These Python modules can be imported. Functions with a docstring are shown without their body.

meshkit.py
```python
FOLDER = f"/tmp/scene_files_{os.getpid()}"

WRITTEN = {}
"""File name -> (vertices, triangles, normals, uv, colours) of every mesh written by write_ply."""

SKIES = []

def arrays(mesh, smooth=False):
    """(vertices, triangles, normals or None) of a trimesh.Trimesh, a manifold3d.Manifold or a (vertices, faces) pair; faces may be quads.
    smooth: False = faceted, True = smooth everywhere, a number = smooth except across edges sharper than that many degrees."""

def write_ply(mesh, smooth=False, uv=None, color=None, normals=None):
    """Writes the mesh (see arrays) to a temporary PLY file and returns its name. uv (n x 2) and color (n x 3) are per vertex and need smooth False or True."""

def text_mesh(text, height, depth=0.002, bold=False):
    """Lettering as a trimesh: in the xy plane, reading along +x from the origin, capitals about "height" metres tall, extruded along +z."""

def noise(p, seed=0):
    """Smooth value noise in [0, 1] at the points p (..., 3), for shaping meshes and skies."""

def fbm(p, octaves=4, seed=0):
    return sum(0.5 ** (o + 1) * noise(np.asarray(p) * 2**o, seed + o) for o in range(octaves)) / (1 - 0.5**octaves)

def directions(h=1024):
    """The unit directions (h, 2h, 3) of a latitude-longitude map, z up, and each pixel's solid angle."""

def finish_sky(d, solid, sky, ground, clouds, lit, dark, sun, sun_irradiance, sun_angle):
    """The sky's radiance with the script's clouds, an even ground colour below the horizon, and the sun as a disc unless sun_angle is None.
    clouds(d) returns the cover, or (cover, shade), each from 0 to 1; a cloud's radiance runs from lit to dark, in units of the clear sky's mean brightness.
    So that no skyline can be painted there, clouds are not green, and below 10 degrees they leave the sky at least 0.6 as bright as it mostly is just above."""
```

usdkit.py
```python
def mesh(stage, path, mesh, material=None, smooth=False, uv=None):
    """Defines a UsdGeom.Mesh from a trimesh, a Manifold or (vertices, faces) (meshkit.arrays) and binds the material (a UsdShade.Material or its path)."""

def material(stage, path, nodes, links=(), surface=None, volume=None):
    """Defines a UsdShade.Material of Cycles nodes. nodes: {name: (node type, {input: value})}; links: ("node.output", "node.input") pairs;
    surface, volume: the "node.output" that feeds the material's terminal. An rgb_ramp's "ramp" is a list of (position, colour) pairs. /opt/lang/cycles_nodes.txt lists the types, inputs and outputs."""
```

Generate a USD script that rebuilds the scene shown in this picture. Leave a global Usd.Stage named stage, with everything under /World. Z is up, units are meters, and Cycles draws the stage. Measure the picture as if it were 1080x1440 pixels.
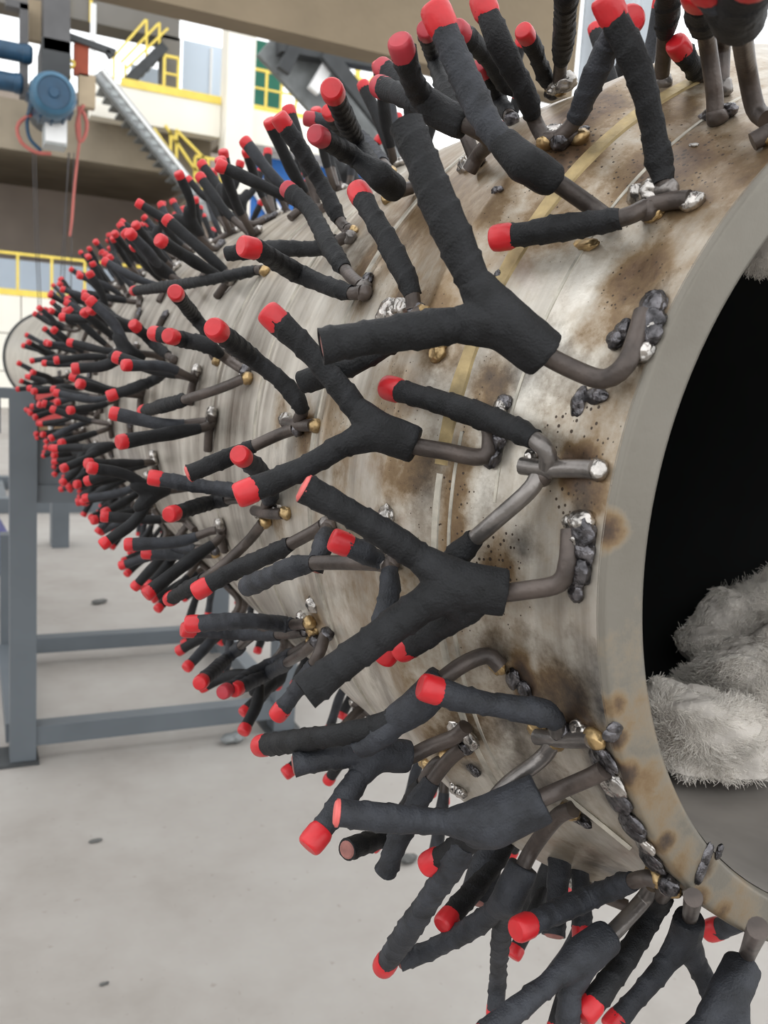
import math, random
import numpy as np, trimesh, manifold3d
import usdkit
from meshkit import fbm, noise
from pxr import Usd, UsdGeom, UsdLux, UsdShade, Gf, Sdf, Vt
random.seed(7); RNG = np.random.default_rng(7)
stage = Usd.Stage.CreateInMemory()
UsdGeom.SetStageUpAxis(stage, 'Z'); UsdGeom.SetStageMetersPerUnit(stage, 1.0)
UsdGeom.Xform.Define(stage, '/World'); UsdGeom.Scope.Define(stage, '/World/Looks')

# ------------------------------------------------------------------ camera
EYE_H = 1.45
F = 1240.0                                                     # focal length in pixels of the 1080 x 1440 frame
M = np.array([[0.90508294, -0.00790816, 0.42516155], [-0.42012797, -0.1711215, 0.89118456], [0.06570665, -0.9852182, -0.15820159]])
CAM = np.array([-.6052672, -.3674217, EYE_H])
ZC = EYE_H - .0860071                                          # height of the drum's axis; the drum lies along +y, its open end at y = 0
cam = UsdGeom.Camera.Define(stage, '/World/camera')
r_, u_, b_ = M @ [1, 0, 0], M @ [0, -1, 0], M @ [0, 0, -1]
cam.AddTransformOp().Set(Gf.Matrix4d(*[float(x) for v in (r_, u_, b_) for x in (*v, 0)], *[float(x) for x in CAM], 1))
cam.CreateHorizontalApertureAttr(36.0); cam.CreateFocalLengthAttr(36.0 * F / 1080)
cam.CreateFStopAttr(16.0); cam.CreateFocusDistanceAttr(0.62)
cam.CreateClippingRangeAttr((0.02, 500.0)); cam.CreateExposureAttr(0.0)
# ------------------------------------------------------------------ light: bright overcast day
dome = UsdLux.DomeLight.Define(stage, '/World/sky'); dome.CreateIntensityAttr(0.63); dome.CreateColorAttr(Gf.Vec3f(0.965, 0.985, 1.0))


def ray(px):
    return M @ np.array([(px[0] - 540) / F, (px[1] - 720) / F, 1.0])
PS = np.array([-9, 0, .04, .085, .125, .165, 90]); PR = np.array([.3, .3, .303, .314, .333, .353, .353])
DRUM_L = 7.0
def prof(s): return np.interp(s, PS, PR)
_T = np.linspace(.15, 7, 14000)
def at(px, h=0.0):
    """The point that stands h above the drum's skin on the line of sight (or where that line passes nearest)."""
    P = CAM + _T[:, None] * ray(px)
    g = np.hypot(P[:, 0], P[:, 2] - ZC) - prof(P[:, 1]) - h
    i = np.nonzero(g < 0)[0]
    return P[i[0]] if len(i) else P[np.argmin(g)]
def at_depth(px, d): return CAM + d * ray(px)
def on_y(px, y):
    r = ray(px); return CAM + (y - CAM[1]) / r[1] * r
def skin(s, deg, h=0.0):
    a = math.radians(deg); r = prof(s) + h
    return np.array([-r * math.cos(a), s, ZC + r * math.sin(a)])
def normal_at(P):
    n = np.array([P[0], 0, P[2] - ZC]); return n / np.linalg.norm(n)

# ------------------------------------------------------------------ materials
MAT = {}
def mat(name, nodes, links=(), surface='p.BSDF'):
    MAT[name] = usdkit.material(stage, '/World/Looks/' + name, nodes, links, surface=surface); return MAT[name]
def plain(name, col, rough=.6, metal=0., var=.15, scale=20., bump=0., bscale=200., spec=.5, extra=None):
    n = {'g': ('texture_coordinate', {}), 'n': ('noise_texture', {'scale': scale, 'detail': 5}),
         'r': ('rgb_ramp', {'ramp': [(.3, tuple(c * (1 - var) for c in col)), (.7, tuple(min(1, c * (1 + var)) for c in col))]}),
         'p': ('principled_bsdf', {'roughness': rough, 'metallic': metal, 'specular_ior_level': spec, **(extra or {})})}
    l = [('g.object', 'n.vector'), ('n.fac', 'r.fac'), ('r.color', 'p.base_color')]
    if bump:
        n['bn'] = ('noise_texture', {'scale': bscale, 'detail': 4}); n['b'] = ('bump', {'strength': 1.0, 'distance': bump})
        l += [('g.object', 'bn.vector'), ('bn.fac', 'b.height'), ('b.normal', 'p.normal')]
    return mat(name, n, l)
plain('tape', (.0078, .0081, .0092), .64, var=.6, scale=70, bump=.0008, bscale=650, spec=.32)
plain('tape_slate', (.0215, .0235, .0290), .62, var=.5, scale=70, bump=.0008, bscale=650, spec=.4)
plain('cap_red', (.50, .011, .017), .38, var=.16, scale=50, bump=.0004, bscale=150, extra={'subsurface_weight': .0})
plain('cap_dull', (.36, .022, .035), .5, var=.2, scale=60)
plain('cap_pink', (.60, .11, .10), .5, var=.15, scale=60)
plain('rod_end_rust', (.26, .105, .09), .7, var=.3, scale=120)
plain('rod_steel', (.066, .052, .045), .42, .4, var=.55, scale=45, bump=.0004, bscale=300)
plain('rod_bright', (.17, .155, .145), .3, .7, var=.4, scale=45, bump=.0003, bscale=300)
plain('weld_metal', (.40, .375, .35), .22, .95, var=.55, scale=110, bump=.0012, bscale=120)
plain('weld_dark', (.10, .095, .10), .24, .85, var=.85, scale=140, bump=.002, bscale=160)
plain('weld_gold', (.36, .25, .12), .32, .8, var=.5, scale=90, bump=.001, bscale=120)
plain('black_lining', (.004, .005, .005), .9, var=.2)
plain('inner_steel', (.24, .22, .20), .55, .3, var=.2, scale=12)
plain('wool', (.52, .48, .435), .95, var=.14, scale=14, bump=.0025, bscale=90, spec=.1)
plain('wool_fibre', (.66, .62, .565), .95, var=.06, scale=14, spec=.1)
plain('seam_yellow', (.36, .27, .13), .5, .35, var=.4, scale=60, bump=.0006, bscale=160)
plain('seam_pale', (.42, .39, .33), .45, .5, var=.35, scale=60, bump=.0005, bscale=160)
plain('grey_paint', (.098, .112, .125), .5, var=.08, scale=6)
plain('red_paint', (.62, .085, .085), .55, var=.08, scale=10)
plain('wood', (.32, .22, .12), .8, var=.2, scale=20)
plain('white_wall', (.88, .84, .75), .85, var=.04, scale=.8)
plain('white_paint', (.86, .86, .85), .7, var=.03, scale=1)
plain('beam_bright', (.90, .86, .76), .85, var=.05, scale=.8)
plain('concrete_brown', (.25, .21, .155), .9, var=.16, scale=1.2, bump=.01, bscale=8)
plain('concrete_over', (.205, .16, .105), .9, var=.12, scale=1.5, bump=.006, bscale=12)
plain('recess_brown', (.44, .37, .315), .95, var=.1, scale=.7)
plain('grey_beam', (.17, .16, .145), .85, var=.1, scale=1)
plain('yellow_paint', (.84, .64, .11), .5, var=.08, scale=4)
plain('glazing_pale', (.62, .72, .84), .5, var=.05, scale=.5)
plain('sheet_pale', (.50, .535, .57), .5, var=.1, scale=.8)
plain('green_paint', (.012, .13, .085), .7, var=.15, scale=2)
plain('dark_steel', (.045, .048, .05), .6, .2, var=.2, scale=5)
plain('mid_steel', (.19, .20, .20), .5, .3, var=.2, scale=5)
plain('galvanised', (.34, .35, .35), .45, .5, var=.15, scale=8)
plain('motor_blue', (.010, .052, .105), .42, var=.2, scale=14, bump=.002, bscale=30)
plain('motor_blue_edge', (.035, .115, .19), .42, var=.15, scale=14)
plain('hoist_grey', (.10, .098, .10), .6, var=.15, scale=8)
plain('rust_red', (.30, .055, .022), .65, var=.15, scale=10)
plain('cable_red', (.42, .11, .09), .6, var=.15, scale=10)
plain('cable_dark', (.05, .045, .045), .6)
plain('box_grey', (.42, .45, .45), .5, var=.06)
plain('tan_plate', (.42, .33, .22), .7, var=.1, scale=8)
plain('sign_blue', (.015, .15, .52), .5, var=.08, scale=2)
plain('navy', (.012, .035, .15), .5, var=.1)
plain('cloth_violet', (.12, .12, .27), .9, var=.2, scale=14)
plain('cloth_denim', (.08, .11, .17), .9, var=.2, scale=20)
plain('skin_tone', (.45, .27, .19), .6, var=.06)
plain('hair_black', (.015, .013, .012), .6)
plain('shoe_dark', (.02, .02, .021), .6)
plain('scrap', (.10, .10, .095), .7, .2, var=.4, scale=30)

def floor_material():
    n = {'g': ('geometry', {}), 'a': ('noise_texture', {'scale': .55, 'detail': 6, 'roughness': .6}), 'c': ('noise_texture', {'scale': 3.1, 'detail': 8, 'roughness': .65}),
         'd': ('noise_texture', {'scale': 38., 'detail': 4}), 'mx': ('math', {'math_type': 'multiply_add', 'value2': .55, 'value3': .0}),
         'ad': ('math', {'math_type': 'multiply_add', 'value2': .45}),
         'r': ('rgb_ramp', {'ramp': [(.32, (.25, .225, .20)), (.48, (.325, .30, .275)), (.62, (.365, .345, .32))]}),
         'sr': ('rgb_ramp', {'ramp': [(.0, (.55, .5, .46)), (.27, (.62, .57, .52)), (.33, (1, 1, 1))]}), 'm': ('mix', {'mix_type': 'multiply', 'fac': .5}),
         'b': ('bump', {'strength': .3, 'distance': .004}), 'p': ('principled_bsdf', {'roughness': .62, 'specular_ior_level': .35})}
    l = [('g.position', 'a.vector'), ('g.position', 'c.vector'), ('g.position', 'd.vector'), ('a.fac', 'mx.value1'), ('c.fac', 'ad.value1'), ('mx.value', 'ad.value3'),
         ('ad.value', 'r.fac'), ('d.fac', 'sr.fac'), ('r.color', 'm.color1'), ('sr.color', 'm.color2'), ('m.color', 'p.base_color'), ('c.fac', 'b.height'), ('b.normal', 'p.normal')]
    mat('floor_concrete', n, l)
floor_material()

def skin_material(name, lo, mid, hi, metal, rough):
    """Stained stainless plate: streaks that run round the drum, heat tint, soot and spatter given by the mesh's stain colour (r tint, g soot, b spatter)."""
    n = {'g': ('texture_coordinate', {}), 'mp': ('mapping', {'scale': (2.2, 26., 2.2)}), 'st': ('noise_texture', {'scale': 1.0, 'detail': 7, 'roughness': .62, 'distortion': .3}),
         'bl': ('noise_texture', {'scale': 9., 'detail': 6, 'roughness': .6}), 'sum': ('math', {'math_type': 'multiply_add', 'value2': .6}), 'sc': ('math', {'math_type': 'multiply', 'value2': .4}),
         'base': ('rgb_ramp', {'ramp': [(.345, lo), (.475, mid), (.62, hi)]}),
         'at': ('attribute', {'attribute': 'stain'}), 'sep': ('separate_color', {}),
         'fn': ('noise_texture', {'scale': 70., 'detail': 6, 'roughness': .7}), 'tm': ('math', {'math_type': 'multiply_add', 'value2': .7, 'value3': -.35}),
         'ta': ('math', {'math_type': 'add'}), 'tf': ('rgb_ramp', {'ramp': [(.12, (0, 0, 0)), (.55, (1, 1, 1))]}),
         'tc': ('rgb_ramp', {'ramp': [(.15, (.34, .275, .19)), (.45, (.235, .16, .085)), (.75, (.115, .07, .04)), (1., (.045, .03, .022))]}),
         'm1': ('mix', {}), 'ga': ('math', {'math_type': 'add'}), 'gf': ('rgb_ramp', {'ramp': [(.2, (0, 0, 0)), (.75, (1, 1, 1))]}), 'm2': ('mix', {'color2': (.035, .033, .034)}),
         'vn': ('voronoi_texture', {'scale': 230.}), 'vl': ('noise_texture', {'scale': 48., 'detail': 3}), 'vd': ('math', {'math_type': 'multiply_add', 'value2': -.34, 'value3': .44}),
         'lt': ('math', {'math_type': 'less_than'}), 'sm': ('math', {'math_type': 'multiply'}), 'm3': ('mix', {'color2': (.05, .033, .022)}),
         'vs': ('math', {'math_type': 'multiply'}),
         'b': ('bump', {'strength': .35, 'distance': .0012}), 'p': ('principled_bsdf', {'metallic': metal, 'roughness': rough, 'specular_ior_level': .4})}
    l = [('g.object', 'mp.vector'), ('mp.vector', 'st.vector'), ('g.object', 'bl.vector'), ('bl.fac', 'sc.value1'), ('st.fac', 'sum.value1'), ('sc.value', 'sum.value3'), ('sum.value', 'base.fac'),
         ('at.color', 'sep.color'), ('g.object', 'fn.vector'), ('fn.fac', 'tm.value1'), ('tm.value', 'ta.value1'), ('sep.r', 'ta.value2'), ('ta.value', 'tf.fac'), ('ta.value', 'tc.fac'),
         ('tf.color', 'm1.fac'), ('base.color', 'm1.color1'), ('tc.color', 'm1.color2'),
         ('tm.value', 'ga.value1'), ('sep.g', 'ga.value2'), ('ga.value', 'gf.fac'), ('gf.color', 'm2.fac'), ('m1.color', 'm2.color1'),
         ('g.object', 'vn.vector'), ('g.object', 'vl.vector'), ('vl.fac', 'vd.value1'), ('vd.value', 'vs.value1'), ('sep.b', 'vs.value2'), ('vn.distance', 'lt.value1'), ('vs.value', 'lt.value2'), ('lt.value', 'm3.fac'), ('m2.color', 'm3.color1'),
         ('m3.color', 'p.base_color'), ('fn.fac', 'b.height'), ('b.normal', 'p.normal')]
    mat(name, n, l)
skin_material('drum_steel', (.14, .112, .086), (.40, .365, .315), (.66, .62, .55), .48, .36)
skin_material('ring_steel', (.145, .13, .106), (.178, .163, .136), (.208, .192, .165), .35, .5)

# ------------------------------------------------------------------ prims
USED = {}; ORG = {}
def numbered(path):
    if path not in USED: USED[path] = 0; return path
    USED[path] += 1; return numbered(path + '_%03d' % USED[path])
def tag(o, label=None, cat=None, group=None, kind=None):
    p = o if isinstance(o, Usd.Prim) else o.GetPrim()
    for k, v in (('label', label), ('category', cat), ('group', group), ('kind', kind)):
        if v: p.SetCustomDataByKey(k, v)
    return p
def obj(name, mesh, m, parent=None, smooth=35, label=None):
    path = numbered((str(parent.GetPath()) if parent else '/World') + '/' + name)
    if parent and (top := '/'.join(path.split('/')[:3])) in ORG:      # meshes are given in world coordinates; the thing stands at its base
        mesh = (np.asarray(mesh[0]) - ORG[top], mesh[1]) if isinstance(mesh, tuple) else mesh.copy().apply_translation(-ORG[top])
    p = usdkit.mesh(stage, path, mesh, MAT[m], smooth=smooth).GetPrim()
    if label: p.SetCustomDataByKey('label', label)
    return p
def thing(name, label, cat, loc=(0, 0, 0), group=None, matrix=None):
    x = UsdGeom.Xform.Define(stage, numbered('/World/' + name))
    if matrix is not None: x.AddTransformOp().Set(Gf.Matrix4d(*[float(v) for v in np.asarray(matrix).T.ravel()]))
    else: x.AddTranslateOp().Set(Gf.Vec3d(*[float(v) for v in loc]))
    if matrix is None: ORG[str(x.GetPath())] = np.asarray(loc, float)
    return tag(x, label, cat, group)
def bx(x0, x1, y0, y1, z0, z1):
    m = trimesh.creation.box([x1 - x0, y1 - y0, z1 - z0]); m.apply_translation([(x0 + x1) / 2, (y0 + y1) / 2, (z0 + z1) / 2]); return m
def cat_(*ms): return trimesh.util.concatenate([m for m in ms])
def bar(a, b, w, h, up=(0, 0, 1)):
    """A square bar from a to b, w wide and h high."""
    a, b = np.asarray(a, float), np.asarray(b, float); d = b - a; L = np.linalg.norm(d); d /= L
    s = np.cross(d, up); s /= np.linalg.norm(s); u = np.cross(s, d)
    m = trimesh.creation.box([L, w, h]); T = np.eye(4); T[:3, 0], T[:3, 1], T[:3, 2], T[:3, 3] = d, s, u, (a + b) / 2
    m.apply_transform(T); return m
def spline(pts, step):
    p = np.asarray(pts, float)
    if len(p) == 2:
        n = max(2, int(np.linalg.norm(p[1] - p[0]) / step)); return p[0] + np.linspace(0, 1, n + 1)[:, None] * (p[1] - p[0])
    q = np.vstack([2 * p[0] - p[1], p, 2 * p[-1] - p[-2]]); out = []
    for i in range(1, len(q) - 2):
        L = np.linalg.norm(q[i + 1] - q[i]); n = max(2, int(L / step)); t = np.linspace(0, 1, n, endpoint=False)[:, None]
        p0, p1, p2, p3 = q[i - 1:i + 3]
        out.append(.5 * (2 * p1 + (p2 - p0) * t + (2 * p0 - 5 * p1 + 4 * p2 - p3) * t ** 2 + (3 * p1 - p0 - 3 * p2 + p3) * t ** 3))
    return np.vstack(out + [p[-1:]])
def frames(c):
    t = np.gradient(c, axis=0); t /= np.linalg.norm(t, axis=1)[:, None] + 1e-12
    a = np.cross(t[0], [0, 0, 1.]); 
    if np.linalg.norm(a) < .1: a = np.cross(t[0], [1., 0, 0])
    A = []
    for i in range(len(c)):
        a = a - t[i] * (a @ t[i]); a /= np.linalg.norm(a); A.append(a)
    A = np.array(A); return t, A, np.cross(t, A)
def tube(c, r, sides=12, disp=None, hollow=0.):
    """Sweep along the polyline c; r a number or one per point; closed ends; hollow > 0 leaves the far end open that deep."""
    c = np.asarray(c, float); n = len(c); t, A, B = frames(c); ang = np.arange(sides) * 2 * np.pi / sides
    R = np.broadcast_to(np.asarray(r, float).reshape(-1, 1) if np.ndim(r) else np.full((1, 1), r), (n, sides)).copy()
    if disp is not None:
        s = np.r_[0, np.cumsum(np.linalg.norm(np.diff(c, axis=0), axis=1))]; R = R + disp(s[:, None], ang[None, :], c)
    V = c[:, None] + R[..., None] * (np.cos(ang)[None, :, None] * A[:, None] + np.sin(ang)[None, :, None] * B[:, None])
    V = list(V.reshape(-1, 3)); rings = [i * sides for i in range(n)]
    if hollow:
        for k, (q, back) in enumerate(((.80, .0), (.78, hollow))):
            rings.append(len(V)); e = c[-1] - t[-1] * back
            V += list(e + (R[-1] * q)[:, None] * (np.cos(ang)[:, None] * A[-1] + np.sin(ang)[:, None] * B[-1]))
    Fc = []
    for a, b in zip(rings[:-1], rings[1:]):
        for j in range(sides):
            k = (j + 1) % sides; Fc += [(a + j, a + k, b + k), (a + j, b + k, b + j)]
    for ring, p, flip in ((0, c[0], True), (rings[-1], c[-1] - t[-1] * hollow, False)):
        m = len(V); V.append(p)
        for j in range(sides):
            k = (j + 1) % sides; Fc.append((ring + k, ring + j, m) if flip else (ring + j, ring + k, m))
    return trimesh.Trimesh(np.array(V), np.array(Fc), process=False)
def wrap_disp(seed, amp=.0005, pitch=.011):
    def f(s, a, c):
        ph = (s / pitch - a / (2 * np.pi) + seed * .37) % 1.0
        saw = (ph - .5) * amp * 1.5 + np.exp(-((ph - .93) / .05) ** 2) * amp * 1.5
        q = np.stack(np.broadcast_arrays(s * 70 + seed * 9.1, np.cos(a) * 1.4 + 5, np.sin(a) * 1.4 + 5 + seed), -1)
        return saw + (fbm(q, 3, seed) - .5) * amp * 4.5
    return f
def lathe(prof_, p, d, sides=20):
    """Revolve (radius, along) pairs about the direction d from p."""
    d = np.asarray(d, float) / np.linalg.norm(d); m = trimesh.creation.revolve(np.array(prof_), sections=sides)
    a = np.cross(d, [0, 0, 1.]); a = a if np.linalg.norm(a) > .1 else np.cross(d, [1., 0, 0]); a /= np.linalg.norm(a)
    T = np.eye(4); T[:3, 0], T[:3, 1], T[:3, 2], T[:3, 3] = a, np.cross(d, a), d, p
    m.apply_transform(T); return m
def cap_mesh(p, d, r, L, sides=20):
    e = .28 * r
    return lathe([(0, -L * .25), (r * .9, -L * .25), (r * 1.03, 0), (r * 1.04, L * .55), (r * 1.0, L - e), (r * .93, L - e * .4), (r * .8, L), (r * .3, L + .0004), (0, L + .0005)], p, d, sides)
def blob(p, n, size, seed, along=(0, 1, 0), lumps=1, sub=3):
    """A weld: lumpy flattened drops on the surface with normal n."""
    n = np.asarray(n); a = np.asarray(along, float); a -= n * (a @ n); a /= np.linalg.norm(a); b = np.cross(n, a); g = np.random.default_rng(seed); out = []
    for k in range(lumps):
        m = trimesh.creation.icosphere(sub, 1.0); v = m.vertices * (1 + .55 * (fbm(m.vertices * 1.7 + 10 + seed + 3 * k, 3, seed) - .5))[:, None]
        sc = np.array(size) * (g.uniform(.75, 1.1) if lumps > 1 else 1)
        off = a * ((k - (lumps - 1) / 2) * size[0] * .95) + b * g.uniform(-.3, .3) * size[1] * (lumps > 1)
        m.vertices = np.asarray(p) + off + (v * sc) @ np.array([a, b, n]); out.append(m)
    return cat_(*out)
def sphere_m(p, r, seg=16): return manifold3d.Manifold.sphere(float(r), seg).translate([float(x) for x in p])
def hull_smooth(bones, step=.003, it=6, amp=.0006, seed=1, cutp=None):
    """bones: ((p, r), (q, r)) pairs, hulled, joined and smoothed into one surface."""
    m = manifold3d.Manifold()
    for (p, r), (q, s) in bones:
        m = m + manifold3d.Manifold.batch_hull([sphere_m(p, r), sphere_m(q, s)])
    if cutp is not None: m = m.trim_by_plane([float(x) for x in cutp[1]], float(np.dot(cutp[0], cutp[1])))
    k = m.refine_to_length(step).to_mesh(); t = trimesh.Trimesh(k.vert_properties[:, :3], k.tri_verts, process=True)
    v0 = t.vertices.copy(); trimesh.smoothing.filter_taubin(t, iterations=it); far = np.linalg.norm(t.vertices - v0, axis=1) > .004; t.vertices[far] = v0[far]
    if amp: t.vertices += t.vertex_normals * ((fbm(t.vertices * 120 + 7, 3, seed) - .5) * 2 * amp)[:, None]
    return t

# ------------------------------------------------------------------ setting: floor and the building behind
def struct(name, mesh, m, label, cat, smooth=30):
    return tag(obj(name, mesh, m, None, smooth), label, cat, kind='structure')
struct('floor', bx(-40, 60, -14, 60, -.2, 0), 'floor_concrete', 'pale grey dusty concrete floor of the yard', 'floor')

# ------------------------------------------------------------------ the steel drum
RR = .3; RI = .2705
# stains: (pixel-found spot on the skin, spread along, spread round, tint, soot, spatter)
STAINS = []
def stain(px, a, b, t, g, sp, off=(0, 0)): STAINS.append((at(px), a, b, t, g, sp))
for q in [((935, 235), .05, .05, .75, .1, 1), ((975, 285), .03, .02, .7, .2, .5), ((820, 150), .06, .05, .75, .1, .8), ((790, 215), .05, .04, .8, .15, 1), ((760, 330), .05, .03, .5, 0, .3), ((940, 150), .05, .04, .6, .1, .3), ((1010, 160), .03, .04, .5, .5, .3),
          ((900, 385), .028, .035, .7, .1, .6), ((880, 430), .025, .03, .6, .2, .3), ((895, 470), .016, .04, .3, .75, .2), ((835, 470), .03, .02, .45, 0, 0), ((690, 545), .02, .03, .6, .1, .1), ((700, 590), .016, .035, .2, .7, .2),
          ((820, 600), .03, .02, .4, 0, 1), ((812, 655), .025, .02, .85, .15, .9), ((835, 690), .018, .03, .65, .25, .4), ((800, 690), .02, .02, .2, 0, 1), ((812, 760), .014, .045, .2, .8, .1), ((735, 770), .02, .018, .25, .6, .2), ((700, 800), .028, .03, .55, .1, 1), ((690, 750), .03, .02, .3, 0, .4),
          ((600, 690), .022, .05, .35, .55, .4), ((570, 660), .04, .03, .6, 0, .3), ((640, 720), .016, .09, .6, 0, .8), ((545, 735), .02, .02, .5, .6, .1), ((700, 915), .02, .03, .45, .55, .3), ((738, 965), .014, .035, .9, .6, .2), ((790, 970), .03, .028, .65, .1, .3), ((815, 1010), .022, .02, .8, .1, .5),
          ((845, 1090), .014, .05, .3, .9, .1), ((880, 1150), .014, .05, .3, .9, .1), ((640, 1040), .025, .03, .6, .4, .2), ((665, 1080), .012, .012, .3, .8, 0), ((600, 1040), .04, .05, .5, .1, .2), ((660, 1010), .05, .04, .5, 0, .1), ((610, 960), .05, .06, .35, 0, 0), ((560, 950), .03, .08, .45, 0, 0),
          ((640, 250), .05, .05, .5, .2, .4), ((680, 290), .05, .04, .55, .1, .4), ((560, 430), .03, .05, .6, .3, .3), ((560, 345), .05, .05, .5, .1, .6), ((600, 440), .05, .04, .55, .1, .4), ((620, 490), .03, .03, .5, .4, .2), ((550, 560), .05, .04, .45, 0, .5), ((520, 405), .02, .03, .5, .5, .4), ((520, 365), .03, .04, .6, .1, .6),
          ((430, 610), .03, .03, .6, .2, .7), ((395, 580), .03, .03, .5, .3, .3), ((390, 730), .03, .03, .5, .4, .2), ((480, 660), .03, .06, .4, 0, .2), ((470, 590), .04, .04, .45, .1, .5), ((440, 860), .03, .03, .5, .4, .2), ((490, 820), .04, .07, .35, 0, .1), ((640, 360), .04, .05, .45, .1, .3), ((700, 330), .04, .05, .4, .05, .3), ((770, 300), .04, .05, .5, .1, .5)]:
    stain(*q)
RINGSTAINS = []   # on the end ring: (angle degrees, radius, size, tint, soot)
for px, sz, t, g in [((853, 745), .012, .9, .5), ((862, 985), .010, .8, .5), ((862, 1040), .010, .8, .6), ((872, 1085), .013, .9, .6), ((930, 1180), .012, .8, .7), ((975, 1260), .012, .8, .6), ((985, 1215), .013, .6, .9), ((1010, 1275), .012, .7, .4), ((900, 1100), .02, .5, 0), ((950, 1210), .02, .45, 0), ((900, 1000), .03, .35, 0), ((925, 1130), .03, .4, 0), ((1030, 1270), .03, .35, 0), ((880, 900), .03, .2, 0)]:
    P = on_y(px, 0.0); RINGSTAINS.append((P, sz, t, g))
def stain_values(V):
    out = np.zeros((len(V), 3)); nz = fbm(V * 38, 4, 3)
    for P, a, b, t, g, sp in STAINS:
        near = np.abs(V[:, 1] - P[1]) < a * 3.2; near &= np.linalg.norm(V - P, axis=1) < 3.2 * max(a, b)
        if not near.any(): continue
        W = V[near]; ds = (W[:, 1] - P[1]) / a; dr = np.hypot(W[:, 0] - P[0], W[:, 2] - P[2]) / b
        k = np.sqrt(ds ** 2 + dr ** 2) * (.55 + .9 * nz[near]); f = np.clip(1.35 - k, 0, 1)
        out[near] = np.maximum(out[near], np.stack([t * f, g * np.clip(1.1 - k, 0, 1) , sp * f ** .7], 1))
    a = np.degrees(np.arctan2(V[:, 2] - ZC, -V[:, 0])); nl = fbm(V * 7, 3, 21)
    out[:, 0] = np.maximum(out[:, 0], np.clip(.5 - V[:, 1] / .9, 0, .30) * np.clip(nl * 3.2 - .9, 0, 1.3) + np.clip((a - 18) / 70, 0, .26) * (.4 + nl) * (V[:, 1] < 1.2))
    out[:, 1] = np.maximum(out[:, 1], np.clip(fbm(V * 11, 4, 33) - .5, 0, 1) * 1.9 * np.clip(1.3 - V[:, 1] * 1.6, 0, 1))
    return out
def set_stain(prim, vals):
    UsdGeom.PrimvarsAPI(prim).CreatePrimvar('stain', Sdf.ValueTypeNames.Color3fArray, 'vertex').Set(Vt.Vec3fArray.FromNumpy(vals.astype(np.float32)))
def revolve_grid(ss, th, rad):
    """A skin over the grid of stations ss and angles th (degrees), closed round."""
    S, T = np.meshgrid(ss, np.radians(th), indexing='ij'); R = rad(S, T)
    V = np.stack([-R * np.cos(T), S, ZC + R * np.sin(T)], -1).reshape(-1, 3); n, m = len(ss), len(th)
    i, j = np.meshgrid(np.arange(n - 1), np.arange(m), indexing='ij'); k = (j + 1) % m
    a, b, c, d = i * m + j, (i + 1) * m + j, (i + 1) * m + k, i * m + k
    return V, np.vstack([np.stack([a, b, c], -1).reshape(-1, 3), np.stack([a, c, d], -1).reshape(-1, 3)])
drum = thing('steel_drum', 'long stained stainless-steel drum studded with taped anchors, its open black-lined end facing right', 'drum', (0, 0, ZC - .353))
ss = np.r_[np.arange(0, .62, .0026), np.arange(.62, 1.2, .006), np.linspace(1.2, DRUM_L, 70)]
th = np.r_[np.arange(-62, 72, .5), np.arange(72, 298, 4.0)]
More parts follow.
